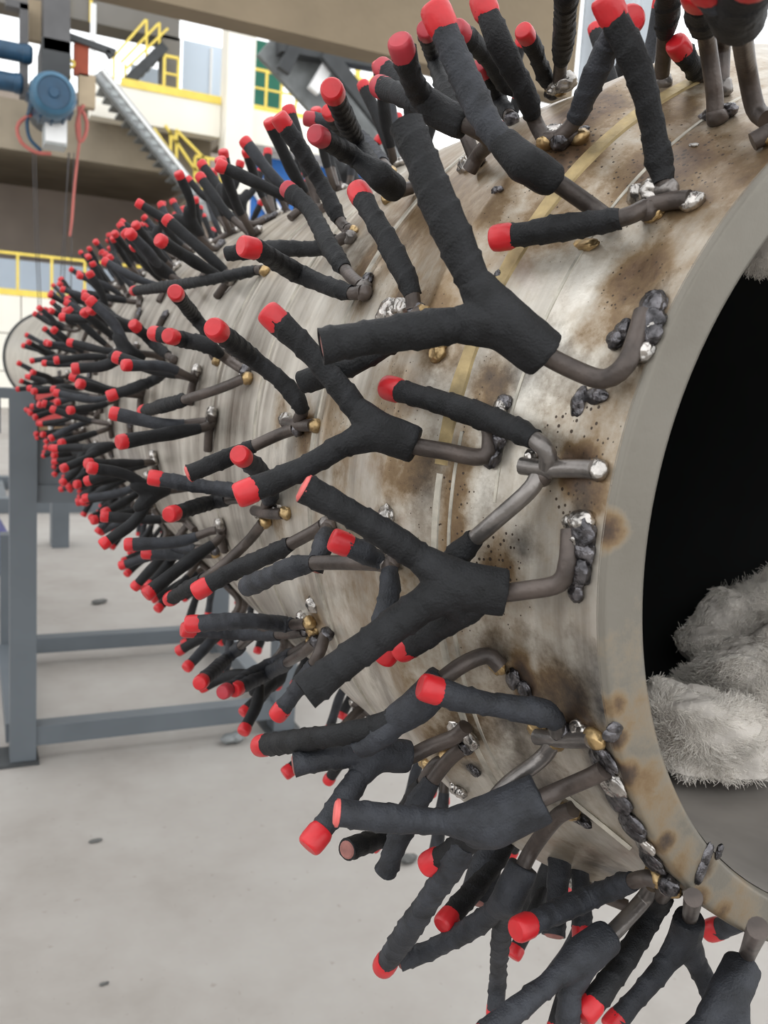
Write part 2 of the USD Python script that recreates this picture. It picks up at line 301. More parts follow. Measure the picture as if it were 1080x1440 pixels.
def body_r(S, T):
    r = prof(S) + .0016 * (fbm(np.stack([S * 5, np.cos(T) * 3, np.sin(T) * 3], -1), 3, 5) - .5) * np.clip(S / .1, 0, 1)
    for s0 in (.29, .455, .62, .80, 1.0, 1.25, 1.5, 1.8, 2.1, 2.5, 3.0, 3.6, 4.3, 5.0, 5.8): r = r + .0012 * np.exp(-((S - s0) / .004) ** 2)
    return r
V, Fc = revolve_grid(ss, th, body_r)
pb = obj('shell_plate', (V, Fc), 'drum_steel', drum, smooth=True)
set_stain(pb, stain_values(V))
# end ring: an annular plate with a bevelled rim
g_r = np.r_[RI, RI + .002, np.linspace(RI + .004, RR - .003, 14), RR - .001, RR + .0002]
g_y = np.r_[.004, -.0035, np.full(14, -.004), -.0035, .001]
th2 = np.r_[np.arange(-75, 78, .7), np.arange(78, 285, 4.0)]
T = np.radians(th2); V = np.stack([-(g_r[:, None] * np.cos(T)), np.broadcast_to(g_y[:, None], (len(g_r), len(T))), ZC + g_r[:, None] * np.sin(T)], -1).reshape(-1, 3)
n, m = len(g_r), len(T); i, j = np.meshgrid(np.arange(n - 1), np.arange(m), indexing='ij'); k = (j + 1) % m
a, b, c, d = i * m + j, (i + 1) * m + j, (i + 1) * m + k, i * m + k
pr = obj('end_ring', (V, np.vstack([np.stack([a, b, c], -1).reshape(-1, 3), np.stack([a, c, d], -1).reshape(-1, 3)])), 'ring_steel', drum, smooth=True, label='flat annular end ring, grey with burnt weld spots')
sv = np.zeros((len(V), 3)); nz = fbm(V * 45, 4, 9)
for P, sz, t, g in RINGSTAINS:
    k_ = np.linalg.norm(V - P, axis=1) / sz * (.6 + .8 * nz); sv = np.maximum(sv, np.stack([t * np.clip(1.3 - k_, 0, 1), g * np.clip(1.1 - k_, 0, 1), 0 * k_], 1))
set_stain(pr, sv)
def inside(pts, m, name):
    r = trimesh.creation.revolve(np.array(pts), sections=96); r.apply_transform(trimesh.transformations.rotation_matrix(-math.pi / 2, [1, 0, 0])); r.apply_translation([0, 0, ZC])
    return obj(name, r, m, drum, smooth=40)
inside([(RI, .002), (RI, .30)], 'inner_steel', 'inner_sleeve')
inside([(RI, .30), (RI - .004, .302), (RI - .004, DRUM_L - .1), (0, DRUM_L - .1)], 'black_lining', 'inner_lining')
# far flange and closing plate
r = trimesh.creation.revolve(np.array([(0, DRUM_L + .03), (.372, DRUM_L + .03), (.372, DRUM_L - .03), (.35, DRUM_L - .03), (.35, DRUM_L - .06), (.33, DRUM_L - .06)]), sections=72)
r.apply_transform(trimesh.transformations.rotation_matrix(-math.pi / 2, [1, 0, 0])); r.apply_translation([0, 0, ZC]); obj('far_flange', r, 'dark_steel', drum, smooth=40)
# raised circumferential weld strips
def strip(s, w, d0, d1, h, m):
    t = np.arange(d0, d1 + .1, 1.0); P = []
    for dd in t:
        e = 1 + .25 * (noise(np.array([[dd * .35, s * 90, 1.]]), 4)[0] - .5)
        for ds, hh in ((-w / 2 * e, -.001), (-w / 2.6 * e, h), (w / 2.6 * e, h), (w / 2 * e, -.001)): P.append(skin(s + ds, dd, hh))
    P = np.array(P); f = []
    for q in range(len(t) - 1):
        for z in range(3): A = q * 4 + z; f += [(A, A + 4, A + 5), (A, A + 5, A + 1)]
    obj('weld_seam', (P, np.array(f)), m, drum, smooth=30)
strip(.125, .0105, 5, 64, .0014, 'seam_yellow'); strip(.125, .005, -42, 4, .0009, 'seam_pale'); strip(.086, .0022, 2, 62, .0007, 'seam_pale'); strip(.305, .008, -40, 66, .0013, 'seam_pale'); strip(.115, .0025, -45, 9, .0006, 'seam_pale')
strip(.47, .006, -40, 66, .001, 'seam_pale'); strip(.64, .006, -40, 66, .001, 'seam_pale')
obj('lap_edge', bar(at((790, 1110)) + [0, 0, -.001], at((888, 1190)) + [0, 0, -.001], .004, .003), 'seam_pale', drum, label='thin bright edge of a lapped plate under the mouth')
# loose weld beads on skin and ring
for q, m, size, lumps, al in [((815, 565), 'weld_dark', (.006, .009, .004), 1, (0, 1, 0)), ((838, 557), 'weld_dark', (.010, .005, .003), 1, (0, 1, 0)), ((543, 728), 'weld_metal', (.008, .009, .005), 1, (0, 1, 0)), ((706, 573), 'weld_dark', (.006, .007, .004), 2, (0, 0, 1)),
        ((697, 630), 'weld_dark', (.006, .006, .004), 3, (0, .2, 1)), ((618, 490), 'weld_gold', (.007, .008, .005), 2, (0, 0, 1)), ((700, 938), 'weld_gold', (.006, .006, .004), 2, (0, 1, 0)), ((722, 955), 'weld_dark', (.009, .006, .004), 1, (0, .6, -1)), ((738, 970), 'weld_dark', (.007, .006, .004), 1, (0, .6, -1)),
        ((665, 1082), 'weld_dark', (.007, .006, .003), 1, (0, 1, 0)), ((440, 850), 'weld_metal', (.008, .008, .006), 1, (0, 1, 0)), ((645, 1112), 'weld_metal', (.007, .006, .005), 2, (0, 1, 0)), ((700, 385), 'weld_dark', (.003, .003, .002), 1, (0, 1, 0)), ((550, 435), 'weld_metal', (.012, .009, .005), 2, (0, 1, 0)),
        ((820, 345), 'weld_gold', (.010, .004, .003), 2, (0, 1, 0)), ((700, 268), 'weld_dark', (.004, .003, .003), 2, (0, 1, 0)), ((660, 232), 'weld_metal', (.007, .009, .006), 2, (0, 0, 1)), ((975, 205), 'weld_metal', (.003, .002, .002), 2, (0, 1, 0))]:
    P = at(q); obj('weld_bead', blob(P, normal_at(P), size, int(q[0]), al, lumps), m, drum, smooth=True)
for q, size in [((990, 1214), (.011, .005, .003)), ((1012, 1198), (.004, .003, .002)), ((862, 1030), (.004, .006, .002))]:
    P = on_y(q, -.004); obj('weld_bead', blob(P, (0, -1, 0), size, int(q[0]), (.3, 0, .9), 2), 'weld_dark', drum, smooth=True)

# ------------------------------------------------------------------ anchors placed one by one
BARE = .0052; TAPE = .0076
SEED = [0]; LOW = [False]
ROOTS = []
AX, RD = (0, 1, 0), (0, 0, 1)
def P3(q):
    return at_depth(q[:2], q[3]) if len(q) > 3 else at(q[:2], q[2] / 100.)
def cut(c, frac):
    s = np.r_[0, np.cumsum(np.linalg.norm(np.diff(c, axis=0), axis=1))]; i = int(np.searchsorted(s, frac * s[-1])); return max(1, min(i, len(c) - 2))
def put_leg(t, c, t0, r, cap, steel='rod_steel', tape=None, sides=18, fine=True, L=None):
    """A bent rod along c, bare up to the fraction t0, then a tape sleeve that ends in a cap (red, dull, pink), an open tape end or a bare cut."""
    SEED[0] += 1; sd = SEED[0]; tape = tape or ('tape_slate' if sd % 5 < (4 if LOW[0] else 1) else 'tape'); d = c[-1] - c[-4]; d /= np.linalg.norm(d)
    if t0 > .001:
        i = cut(c, t0); obj('steel_leg', tube(c[:min(len(c), i + 4)], BARE, 14 if fine else 8), steel, t, smooth=50)
    else: i = 0
    if t0 >= 1: return
    cs = c[max(0, i - 1):]; rr = np.full(len(cs), r); k = min(6, len(cs) - 1)
    if t0 > .001: rr[:k] = np.linspace(BARE * 1.12, r, k)
    else: rr[:k] = r
    al = np.linspace(0, 1, len(cs)); rr = rr * (1 + .06 * np.sin(al * 9 + sd) * (al > .1))
    obj('tape_sleeve', tube(cs, rr, sides, wrap_disp(sd, .00042 if r < .009 else .00048, .012 + .003 * (sd % 3)) if fine else None, hollow=.006 if cap == 'open' else 0), tape, t, smooth=45)
    if cap == 'open':
        obj('rod_end', lathe([(0, -.006), (r * .74, -.006), (r * .74, -.0020), (r * .66, -.0008), (0, -.0004)], c[-1], d, 18), 'rod_end_rust', t, label='rusty rod end inside the open tape')
    elif cap == 'dark':
        obj('rod_end', lathe([(0, -.003), (r * .86, -.003), (r * .86, .0002), (r * .7, .0012), (0, .0014)], c[-1], d, 16), 'rod_end_rust', t, label='dull uncapped rod end')
    elif cap == 'pink':
        obj('tip_cap', cap_mesh(c[-1] - d * .001, d, r * .97, .0028), 'cap_pink', t, label='faded pink flat tip')
    elif cap:
        obj('tip_cap', cap_mesh(c[-1] - d * .002, d, r * (1.06 if cap == 'red' else 1.02), L or r * 1.55, 20 if fine else 12), {'red': 'cap_red', 'dull': 'cap_dull'}[cap], t)
def anchor(kind, label, group, legs, stem=None, joint=None, jr=.0125, welds=(), foot=None, steel='rod_steel'):
    """legs: (points, bare fraction, radius, cap); a point is (pixel x, pixel y, height in cm) or (x, y, -, depth)."""
    first = stem[0] if stem else legs[0][0][0]; root = P3(first); ROOTS.append(root); LOW[0] = root[2] < ZC + .0
    t = thing('bent_anchor' if kind == 'bent' else 'forked_anchor', label, 'anchor', root, group)
    if stem:
        c = spline([P3(q) for q in stem] + [P3(joint)], .0035); obj('steel_stem', tube(c, BARE * 1.05, 14), steel, t, smooth=50)
    bones = []
    if joint:
        J = P3(joint); cs_ = c[max(0, len(c) - 8)]; d = cs_ - J; d /= np.linalg.norm(d); bones.append(((J, jr), (J + d * jr * 2.4, jr * .93))); cutp = (J + d * jr * 2.0, -d)
    for spec in legs:
        pts, t0, r, cap = spec[:4]; c2 = spline([P3(q) for q in pts], .0022)
        put_leg(t, c2, t0, r, cap, spec[4] if len(spec) > 4 else steel)
        if t0 > .001 and len(spec[0][0]) == 3:
            SEED[0] += 1; n_ = normal_at(c2[0]); obj('weld_bead', blob(c2[0] - n_ * .002, n_, (.0072, .0066, .0062), SEED[0], AX, 1, 2), ('rod_steel', 'weld_gold', 'rod_bright', 'weld_dark')[SEED[0] % 4], t, smooth=True)
        if joint and t0 == 0:
            i = cut(c2, min(.5, jr * 1.35 / (np.linalg.norm(np.diff(c2, axis=0), axis=1).sum()))); bones.append(((J, jr), (c2[i], r * 1.08)))
    if joint:
        SEED[0] += 1; obj('joint_wrap', hull_smooth(bones, .003, 3, .0009, SEED[0], cutp), 'tape_slate' if LOW[0] else 'tape', t, smooth=True)
    if foot:
        obj('steel_foot', tube(spline([P3(q) for q in foot], .003), BARE, 12), steel, t, smooth=50)
        P = P3(foot[-1]); n_ = normal_at(P); SEED[0] += 1; obj('weld_bead', blob(P - n_ * .002, n_, (.0085, .0065, .0055), SEED[0], AX, 1, 2), ('weld_gold', 'weld_metal')[SEED[0] % 2], t, smooth=True)
    for q, m, size, lumps, al in welds:
        P = at(q[:2], (q[2] if len(q) > 2 else .2) / 100); SEED[0] += 1; obj('weld_bead', blob(P, normal_at(P), size, SEED[0], al, lumps), m, t, smooth=True)
    return t
G1 = None
anchor('bent', "bent anchor nearest the open ring's top, one tall red-capped leg, one lying left", G1,
       [([(935, 262, .8), (925, 215, 2.3), (900, 105, 6.5), (860, 18, 10)], .04, TAPE, 'red'), ([(908, 292, .8), (872, 307, 1.5), (790, 321, 2), (712, 333, 2.2)], .2, TAPE, 'red')],
       welds=[((908, 276), 'weld_metal', (.010, .008, .010), 2, AX), ((918, 300), 'weld_gold', (.008, .006, .005), 1, AX)], foot=[(912, 290, .7), (940, 283, .6), (970, 280, .4)])
anchor('bent', "bent anchor astride the upper skin, slim red-tipped leg and a leg behind a tall one", G1,
       [([(765, 195, .6), (752, 170, 1.5), (733, 120, 4.5), (700, 55, 8), (683, 14, 9.5)], .2, TAPE, 'red'), ([(785, 195, .7), (808, 170, 1.5), (832, 115, 4), (860, 55, 6.5), (882, 32, 8)], .16, TAPE, 'red')],
       welds=[((775, 190), 'weld_metal', (.010, .008, .006), 2, AX), ((818, 185), 'weld_dark', (.006, .005, .003), 1, AX)], foot=[(762, 196, .6), (790, 193, .6), (812, 190, .4)])
anchor('forked', "long taped anchor with the largest red cap of the top edge", G1,
       [([(735, 228, 6), (690, 180, 7.4), (655, 112, 9.3), (620, 32, 12)], 0, .0086, 'red')], [(852, 306, .8), (832, 291, 1.3), (785, 258, 3.5)], (738, 230, 6), .0112)
anchor('forked', "dark forked anchor with dull red caps, just left of the largest red cap", G1,
       [([(612, 158, 6), (580, 140, 7.4), (540, 124, 8.8)], 0, TAPE, 'dull'), ([(600, 150, 6.5), (580, 112, 8.8), (567, 74, 11)], 0, TAPE, 'dull'), ([(595, 145, 6.6), (565, 122, 8), (543, 100, 9.3)], 0, .007, 'dull')],
       [(660, 240, .6), (674, 216, 1.2), (688, 198, 2.3), (665, 180, 4)], (615, 157, 6), .011, [((658, 232), 'weld_metal', (.008, .007, .007), 2, AX)])
anchor('forked', "large forked anchor with two fat open tape tubes, one upright, one lying left", G1,
       [([(705, 452, 6), (668, 398, 7.6), (620, 292, 10.3), (572, 174, 13)], 0, .0098, 'open'), ([(705, 452, 6), (650, 456, 7.4), (550, 470, 10.6), (451, 487, 13.6)], 0, .0096, 'open')],
       [(905, 440, .5), (893, 482, .7), (878, 515, .9), (850, 533, 1.1), (812, 522, 1.8), (755, 492, 4)], (708, 454, 6), .0148,
       [((912, 440), 'weld_dark', (.010, .011, .007), 2, RD), ((905, 480), 'weld_metal', (.007, .008, .006), 3, (0, .2, 1)), ((915, 460), 'weld_dark', (.008, .009, .005), 2, RD), ((872, 470), 'weld_dark', (.006, .006, .004), 2, RD)])
anchor('bent', "bent anchor on a looped foot near the ring, red cap at picture centre", G1,
       [([(770, 656, 1.), (768, 634, 1.6), (742, 612, 1.9), (690, 590, 1.9), (620, 566, 1.8), (556, 548, 1.7)], .16, TAPE, 'red'), ([(758, 668, .8), (742, 692, 1.2), (690, 738, 2), (650, 775, 2.5), (600, 840, 3.5), (548, 912, 5)], .38, TAPE, 'red')],
       welds=[((748, 648, .8), 'weld_metal', (.006, .005, .006), 2, RD), ((838, 658), 'weld_gold', (.008, .005, .003), 1, AX), ((752, 682, .9), 'weld_gold', (.004, .004, .003), 1, RD)], foot=[(733, 655, 1.2), (770, 659, .9), (805, 659, .6), (835, 660, .4)], steel='rod_bright')
anchor('forked', "wishbone-shaped taped anchor with one tip up-left and one down-left, left of the looped foot", G1,
       [([(528, 605, 4.2), (490, 560, 5.2), (440, 500, 7), (389, 451, 9.2)], 0, TAPE, 'red'), ([(528, 605, 4.2), (480, 628, 5.5), (420, 662, 7.5), (352, 690, 10)], 0, TAPE, 'red')],
       [(690, 595, .5), (688, 634, .7), (672, 643, .9), (628, 635, 1.6), (575, 625, 3)], (533, 607, 4.1), .0125, [((694, 618), 'weld_dark', (.009, .009, .005), 3, (0, .2, 1)), ((703, 578), 'weld_metal', (.006, .007, .004), 2, RD)])
anchor('forked', "big forked anchor at lower centre with pink flat tip and fat open tape tube", G1,
       [([(635, 820, 5), (580, 778, 6.6), (515, 735, 9), (428, 687, 12)], 0, .0084, 'pink'), ([(635, 820, 5), (575, 865, 7.4), (500, 920, 10.6), (428, 975, 13.8)], 0, .0098, 'open'), ([(682, 840, 4), (640, 870, 4.5), (575, 908, 5.2)], 0, TAPE, 'red')],
       [(802, 745, .5), (799, 790, .8), (786, 820, 1.1), (740, 830, 2.2), (690, 834, 3.5)], (640, 822, 5), .0148,
       [((812, 735), 'weld_metal', (.008, .006, .007), 2, AX), ((817, 775), 'weld_dark', (.010, .009, .006), 3, (0, .1, 1)), ((816, 758), 'weld_metal', (.005, .005, .008), 1, RD), ((810, 825), 'weld_dark', (.007, .007, .004), 2, RD)])
anchor('bent', "bent anchor with round red cap on a fat sleeve and a shiny bare leg", G1,
       [([(785, 1030, .8), (772, 1006, 1.5), (720, 995, 3), (660, 985, 5), (612, 971, 6.6)], .14, TAPE, 'red'), ([(778, 1045, .8), (760, 1068, 1.5), (705, 1112, 4), (662, 1178, 7), (600, 1270, 10), (543, 1354, 12)], .34, .0082, 'red', 'rod_bright')],
       welds=[((757, 1026), 'weld_gold', (.007, .006, .006), 1, AX), ((790, 1032), 'weld_metal', (.006, .005, .005), 2, AX), ((820, 1032), 'weld_metal', (.007, .007, .005), 2, AX)], foot=[(755, 1036, .8), (790, 1040, .7), (832, 1040, .5)], steel='rod_bright')
anchor('forked', "thick forked anchor lying leftward with a pink oval tip, stem at the ring foot", G1,
       [([(690, 1155, 6.5), (610, 1155, 8.5), (545, 1150, 10.6), (474, 1143, 12.8)], 0, .0084, 'pink'), ([(690, 1158, 6.5), (655, 1185, 7.2), (612, 1210, 8.6)], 0, TAPE, 'red')],
       [(850, 1082, .5), (832, 1092, 1), (790, 1110, 2.2), (745, 1130, 4.2)], (692, 1155, 6.4), .0165,
       [((850, 1072), 'weld_dark', (.008, .011, .004), 2, (0, -.5, 1)), ((862, 1105), 'weld_metal', (.008, .009, .004), 2, (0, -.5, 1)), ((874, 1130), 'weld_dark', (.009, .010, .004), 2, (0, -.5, 1)), ((890, 1160), 'weld_dark', (.009, .010, .004), 2, (0, -.5, 1)), ((906, 1188), 'weld_metal', (.007, .008, .004), 2, (0, -.5, 1)), ((920, 1212), 'weld_dark', (.009, .009, .004), 2, (0, -.5, 1))])
anchor('forked', "forked anchor with gold-tinted bare stem, one thin branch straight down to a red cap", G1,
       [([(715, 1262, 6.5), (670, 1300, 8), (600, 1338, 10.5), (562, 1350, 11.5)], 0, TAPE, 'dark'), ([(715, 1268, 6.5), (703, 1330, 8), (700, 1380, 9), (697, 1418, 10)], 0, .0068, 'red')],
       [(806, 1138, .6), (782, 1150, 1.2), (748, 1195, 3), (728, 1235, 5.2)], (716, 1262, 6.4), .0118, [((800, 1138), 'weld_gold', (.007, .006, .006), 2, AX), ((815, 1150), 'weld_dark', (.009, .006, .004), 2, AX)])
anchor('bent', "bent anchor at the ring's bottom with a round red cap facing left", G1,
       [([(922, 1238, .7), (900, 1236, 1.2), (830, 1262, 3.5), (740, 1302, 8)], .16, TAPE, 'red'), ([(938, 1248, .7), (922, 1275, 1.5), (882, 1345, 0, .59), (854, 1385, 0, .57), (830, 1414, 0, .56)], .3, .0078, 'red')],
       welds=[((930, 1236), 'weld_gold', (.010, .008, .006), 2, AX)])
anchor('forked', "shiny-stemmed forked anchor at the bottom, dark branches leaving the picture below", G1,
       [([(815, 1348, 0, .56), (770, 1385, 0, .545), (672, 1462, 0, .52)], 0, .0072, 'red'), ([(815, 1348, 0, .56), (802, 1400, 0, .555), (795, 1490, 0, .55)], 0, .0072, 'red')],
       [(918, 1243, .7), (905, 1265, 0, .595), (858, 1315, 0, .575)], (818, 1346, 0, .56), .0125, steel='rod_bright')
anchor('forked', "forked anchor hanging below the ring, left branch to a red tip at the edge", G1,
       [([(958, 1325, 0, .63), (920, 1375, 0, .62), (868, 1434, 0, .61)], 0, .0072, 'red'), ([(960, 1325, 0, .63), (985, 1365, 0, .63), (1002, 1410, 0, .62), (1008, 1465, 0, .62)], 0, .0072, 'red')],
       [(975, 1262, .5), (970, 1290, 0, .62)], (962, 1322, 0, .63), .0118)
anchor('forked', "rusty-stemmed forked anchor in the bottom right corner", G1,
       [([(1022, 1405, 0, .58), (985, 1445, 0, .57), (950, 1490, 0, .56)], 0, TAPE, 'red'), ([(1024, 1408, 0, .58), (1036, 1445, 0, .57), (1046, 1500, 0, .56)], 0, TAPE, 'red')],
       [(1066, 1305, .5), (1052, 1340, 0, .59), (1038, 1375, 0, .585)], (1024, 1402, 0, .58), .0135)
anchor('bent', "bent anchor behind the fat upright tube, round red cap on a dark curved leg", G1,
       [([(582, 434, .7), (576, 402, 1.5), (548, 345, 3.2), (508, 276, 5.6)], .1, TAPE, 'red'), ([(590, 440, .7), (565, 468, 2), (505, 508, 4), (425, 538, 6)], .1, TAPE, 'dark')],
       welds=[((565, 432), 'weld_metal', (.009, .007, .006), 2, AX)])
anchor('bent', "bent anchor on the upper left flank, two capped legs meeting at a dark weld", G1,
       [([(510, 410, .7), (488, 411, 1.3), (420, 385, 4), (368, 354, 8.5), (354, 349, 9.4)], .1, TAPE, 'red'), ([(508, 402, .7), (490, 385, 1), (465, 350, 2.3), (437, 297, 4.3), (410, 271, 6.2)], .26, TAPE, 'dull')],
       welds=[((514, 400), 'weld_dark', (.008, .008, .006), 2, RD)])
anchor('bent', "bent anchor left of the open lying tube, its red-capped leg crossing pale streaked steel", G1,
       [([(420, 590, .7), (424, 574, 1.2), (400, 540, 2.8), (350, 500, 6), (307, 466, 9.8)], .14, TAPE, 'red'), ([(415, 603, .7), (390, 612, 1.5), (340, 635, 4), (300, 652, 6.5), (266, 666, 8.4)], .45, TAPE, 'pink')],
       welds=[((402, 590), 'weld_metal', (.007, .006, .005), 2, AX)], foot=[(402, 595, .7), (420, 598, .6), (440, 598, .4)])
anchor('bent', "bent anchor over a round shiny weld with a short leg and ball-like red cap", G1,
       [([(374, 712, .7), (380, 692, 1.2), (366, 664, 3), (341, 643, 5.6)], .14, TAPE, 'red'), ([(370, 735, .7), (345, 765, 2), (300, 805, 5.5), (242, 841, 9)], .55, TAPE, 'red')],
       welds=[((392, 720), 'weld_metal', (.007, .007, .006), 1, AX), ((362, 722), 'weld_metal', (.004, .005, .004), 1, AX)], foot=[(358, 718, 1), (376, 722, .8), (398, 722, .5)])
anchor('bent', "bent anchor with a long smooth leg curving down-left, left of the pink flat tip", G1,
       [([(455, 738, .7), (440, 748, 1.2), (385, 777, 3.5), (330, 802, 6), (287, 826, 8.6)], .3, TAPE, 'red'), ([(460, 742, .7), (458, 752, 1.2), (452, 775, 2.2), (440, 800, 3)], .2, TAPE, 'dark')])
anchor('bent', "bent anchor behind the big lower fork, bare leg lying left to a blunt tape end", G1,
       [([(542, 795, .7), (520, 792, 1), (440, 792, 3.5), (400, 802, 5), (347, 825, 6.5)], .42, TAPE, 'dark'), ([(546, 793, .7), (548, 812, 1.5), (545, 850, 2.5), (530, 900, 4)], .14, TAPE, 'dark'), ([(535, 790, .8), (510, 776, 2), (484, 765, 3)], .05, TAPE, 'red')],
       welds=[((547, 788), 'weld_metal', (.006, .006, .006), 1, AX)])
anchor('bent', "bent anchor at lower left, twin parallel legs whose bright red caps touch", G1,
       [([(432, 877, .7), (405, 878, 1.5), (350, 873, 5), (276, 877, 9.3)], .3, TAPE, 'red'), ([(428, 888, .7), (400, 892, 1.5), (340, 890, 4.5), (268, 886, 9)], .42, TAPE, 'red')],
       welds=[((427, 870), 'weld_metal', (.008, .007, .006), 2, AX), ((438, 884), 'weld_gold', (.008, .007, .006), 2, AX)])
anchor('bent', "bent anchor low on the left, two legs drooping to red caps above grey rails", G1,
       [([(442, 903, .7), (420, 922, 2), (380, 945, 4), (334, 968, 7)], .38, TAPE, 'red'), ([(436, 905, .7), (400, 925, 2), (360, 945, 4.5), (318, 971, 7)], .45, TAPE, 'dull'), ([(457, 893, .7), (448, 920, 2), (425, 960, 4), (396, 998, 6.5)], .35, TAPE, 'red')], welds=[((446, 897), 'weld_gold', (.007, .006, .005), 2, AX)])
anchor('bent', "anchor with one straight drooping leg and small red cap at far lower left", G1, [([(402, 880, .8), (365, 888, 3), (328, 918, 5), (284, 958, 7.3)], .5, TAPE, 'red')])
anchor('forked', "forked anchor low on the drum, one branch slanting down to red, one dark tip", G1,
       [([(528, 1060, 5.5), (505, 1092, 7.5), (475, 1138, 10.2), (447, 1174, 12.4)], 0, .008, 'red'), ([(528, 1060, 5.5), (490, 1062, 7), (414, 1076, 9.8)], 0, .008, 'dark')],
       [(655, 1022, .6), (640, 1036, 1), (605, 1050, 2.2), (565, 1068, 4.2)], (530, 1061, 5.4), .0118, [((650, 1030), 'weld_metal', (.010, .008, .005), 3, AX)])
anchor('forked', "forked anchor with a long slate sleeve reaching left to a flat red cap", G1,
       [([(585, 993, 5.5), (530, 1022, 7), (450, 1037, 8.5), (372, 1048, 10)], 0, TAPE, 'red'), ([(585, 993, 5.5), (545, 1028, 7), (505, 1052, 8)], 0, TAPE, 'dark')],
       [(705, 938, .6), (685, 922, 1), (650, 935, 2.5), (615, 962, 4.2)], (588, 992, 5.4), .0118)
anchor('bent', "bent anchor with two uncapped dark legs pointing down-left behind the pink oval tip", G1,
       [([(652, 1050, .7), (625, 1075, 1.5), (590, 1125, 4), (560, 1180, 7), (543, 1225, 8.5)], .34, .008, 'dark'), ([(625, 1070, .7), (605, 1085, 1.5), (555, 1165, 4), (488, 1195, 6.5)], .2, TAPE, 'dark')], welds=[((600, 1075), 'weld_gold', (.008, .007, .005), 2, AX)])
anchor('forked', "stubby forked anchor on the upper flank, tall red cap beside a dusty cap", G1,
       [([(532, 247, 3.5), (500, 197, 6), (469, 131, 10.7)], 0, .008, 'red'), ([(530, 245, 3.5), (492, 217, 6), (451, 193, 9)], 0, TAPE, 'dull')],
       [(578, 264, .6), (556, 270, 1.4), (545, 262, 2.4)], (534, 248, 3.4), .0118, [((548, 278), 'weld_gold', (.006, .007, .008), 2, RD)])
anchor('bent', "slim tall anchor leg with red cap before the white column, upper left", G1,
       [([(489, 322, .6), (479, 312, 1.2), (455, 265, 4), (430, 222, 7), (399, 175, 10.4)], .16, TAPE, 'red'), ([(490, 332, .6), (447, 349, 1.5), (390, 350, 4), (320, 357, 7)], .12, TAPE, 'dark')],
       welds=[((495, 326), 'weld_gold', (.010, .006, .005), 1, AX)])
anchor('bent', "anchor leg standing straight up beside a grey weld lump on the top skin", G1,
       [([(786, 122, .6), (787, 104, 1.2), (792, 60, 3.5), (796, 0, 7), (798, -40, 9)], .22, TAPE, 'red'), ([(776, 126, .6), (766, 106, 1.5), (750, 68, 3), (740, 50, 4)], .14, .0064, 'red')], welds=[((790, 118), 'weld_metal', (.012, .009, .008), 2, AX)])
anchor('bent', "anchor leg with bare grey foot on the top edge, against the pale sheet", G1, [([(930, 110, .4), (934, 68, 3), (940, 0, 7), (945, -45, 9.5)], .36, TAPE, 'red')])
anchor('bent', "short anchor leg with small red cap between two upright legs, top edge", G1, [([(984, 104, .4), (970, 88, 2), (957, 70, 3.2)], .02, .0066, 'red')])
anchor('forked', "tall anchor pair in the top right corner, bare grey legs under a bulky wrap", G1,
       [([(1036, 12, 9), (1000, -30, 11)], 0, .010, 'red'), ([(1036, 12, 9), (1060, -40, 11)], 0, .010, 'red'), ([(1006, 160, .6), (1004, 125, 2), (994, 55, 5), (985, -10, 8.6)], .52, .0095, 'red'), ([(1014, 120, .6), (1016, 60, 3), (1018, 20, 6)], .9, .006, None)],
       [(1078, 168, .6), (1062, 152, 1.2), (1050, 95, 3.6), (1044, 55, 6)], (1036, 6, 9), .0135, [((1010, 160), 'weld_dark', (.012, .007, .006), 2, AX)], [(1058, 200, .6), (1085, 185, .6)])
anchor('bent', "dark slim anchor behind the largest red cap, dull caps peeking out", G1, [([(668, 224, .6), (655, 190, 2.2), (632, 140, 4.5), (612, 85, 6.4), (600, 46, 7.8)], .12, .007, 'dull'), ([(745, 137, .6), (712, 117, 2), (682, 77, 4.5), (650, 47, 7)], .1, TAPE, 'dull'), ([(718, 165, .6), (702, 142, 2), (679, 100, 4)], .1, .007, 'dull')])
anchor('bent', "thin anchor tips behind the dusty cap on the upper flank", G1, [([(548, 240, .7), (505, 192, 4), (465, 173, 6), (440, 168, 7.4)], .15, TAPE, 'dull'), ([(520, 240, .7), (490, 200, 3), (464, 160, 5)], .15, .007, 'red')])
anchor('bent', "long thin anchor leg lying flat along the left flank", G1, [([(370, 379, .6), (355, 381, 1), (280, 396, 4), (190, 409, 7.6)], .06, .0066, 'red')], welds=[((356, 380), 'weld_gold', (.007, .006, .005), 1, AX)])
anchor('bent', "anchor with a slanting red-capped leg over bare pale steel, left flank", G1, [([(300, 500, .7), (292, 470, 2), (270, 441, 4.5), (248, 413, 8.8)], .08, TAPE, 'red'), ([(330, 500, .7), (300, 490, 2.5), (243, 474, 8)], .3, TAPE, 'red')], welds=[((305, 505), 'weld_gold', (.008, .007, .006), 2, AX)])
anchor('bent', "nearly level anchor leg, right half bare, red cap pointing left", G1, [([(345, 531, .7), (310, 546, 2), (260, 562, 4.5), (204, 578, 6)], .4, TAPE, 'red'), ([(342, 520, .7), (320, 506, 2), (285, 483, 5), (222, 470, 8.5)], .3, TAPE, 'red')], welds=[((345, 524), 'weld_metal', (.007, .006, .005), 2, AX)])
anchor('bent', "small level anchor leg with red cap in the first gap of pale steel", G1, [([(238, 519, .7), (215, 535, 2), (190, 545, 4.5), (160, 555, 7.2)], .14, TAPE, 'red'), ([(242, 505, .7), (215, 482, 3), (192, 460, 6)], .14, TAPE, 'red')], welds=[((240, 515), 'weld_metal', (.007, .006, .005), 2, AX)])
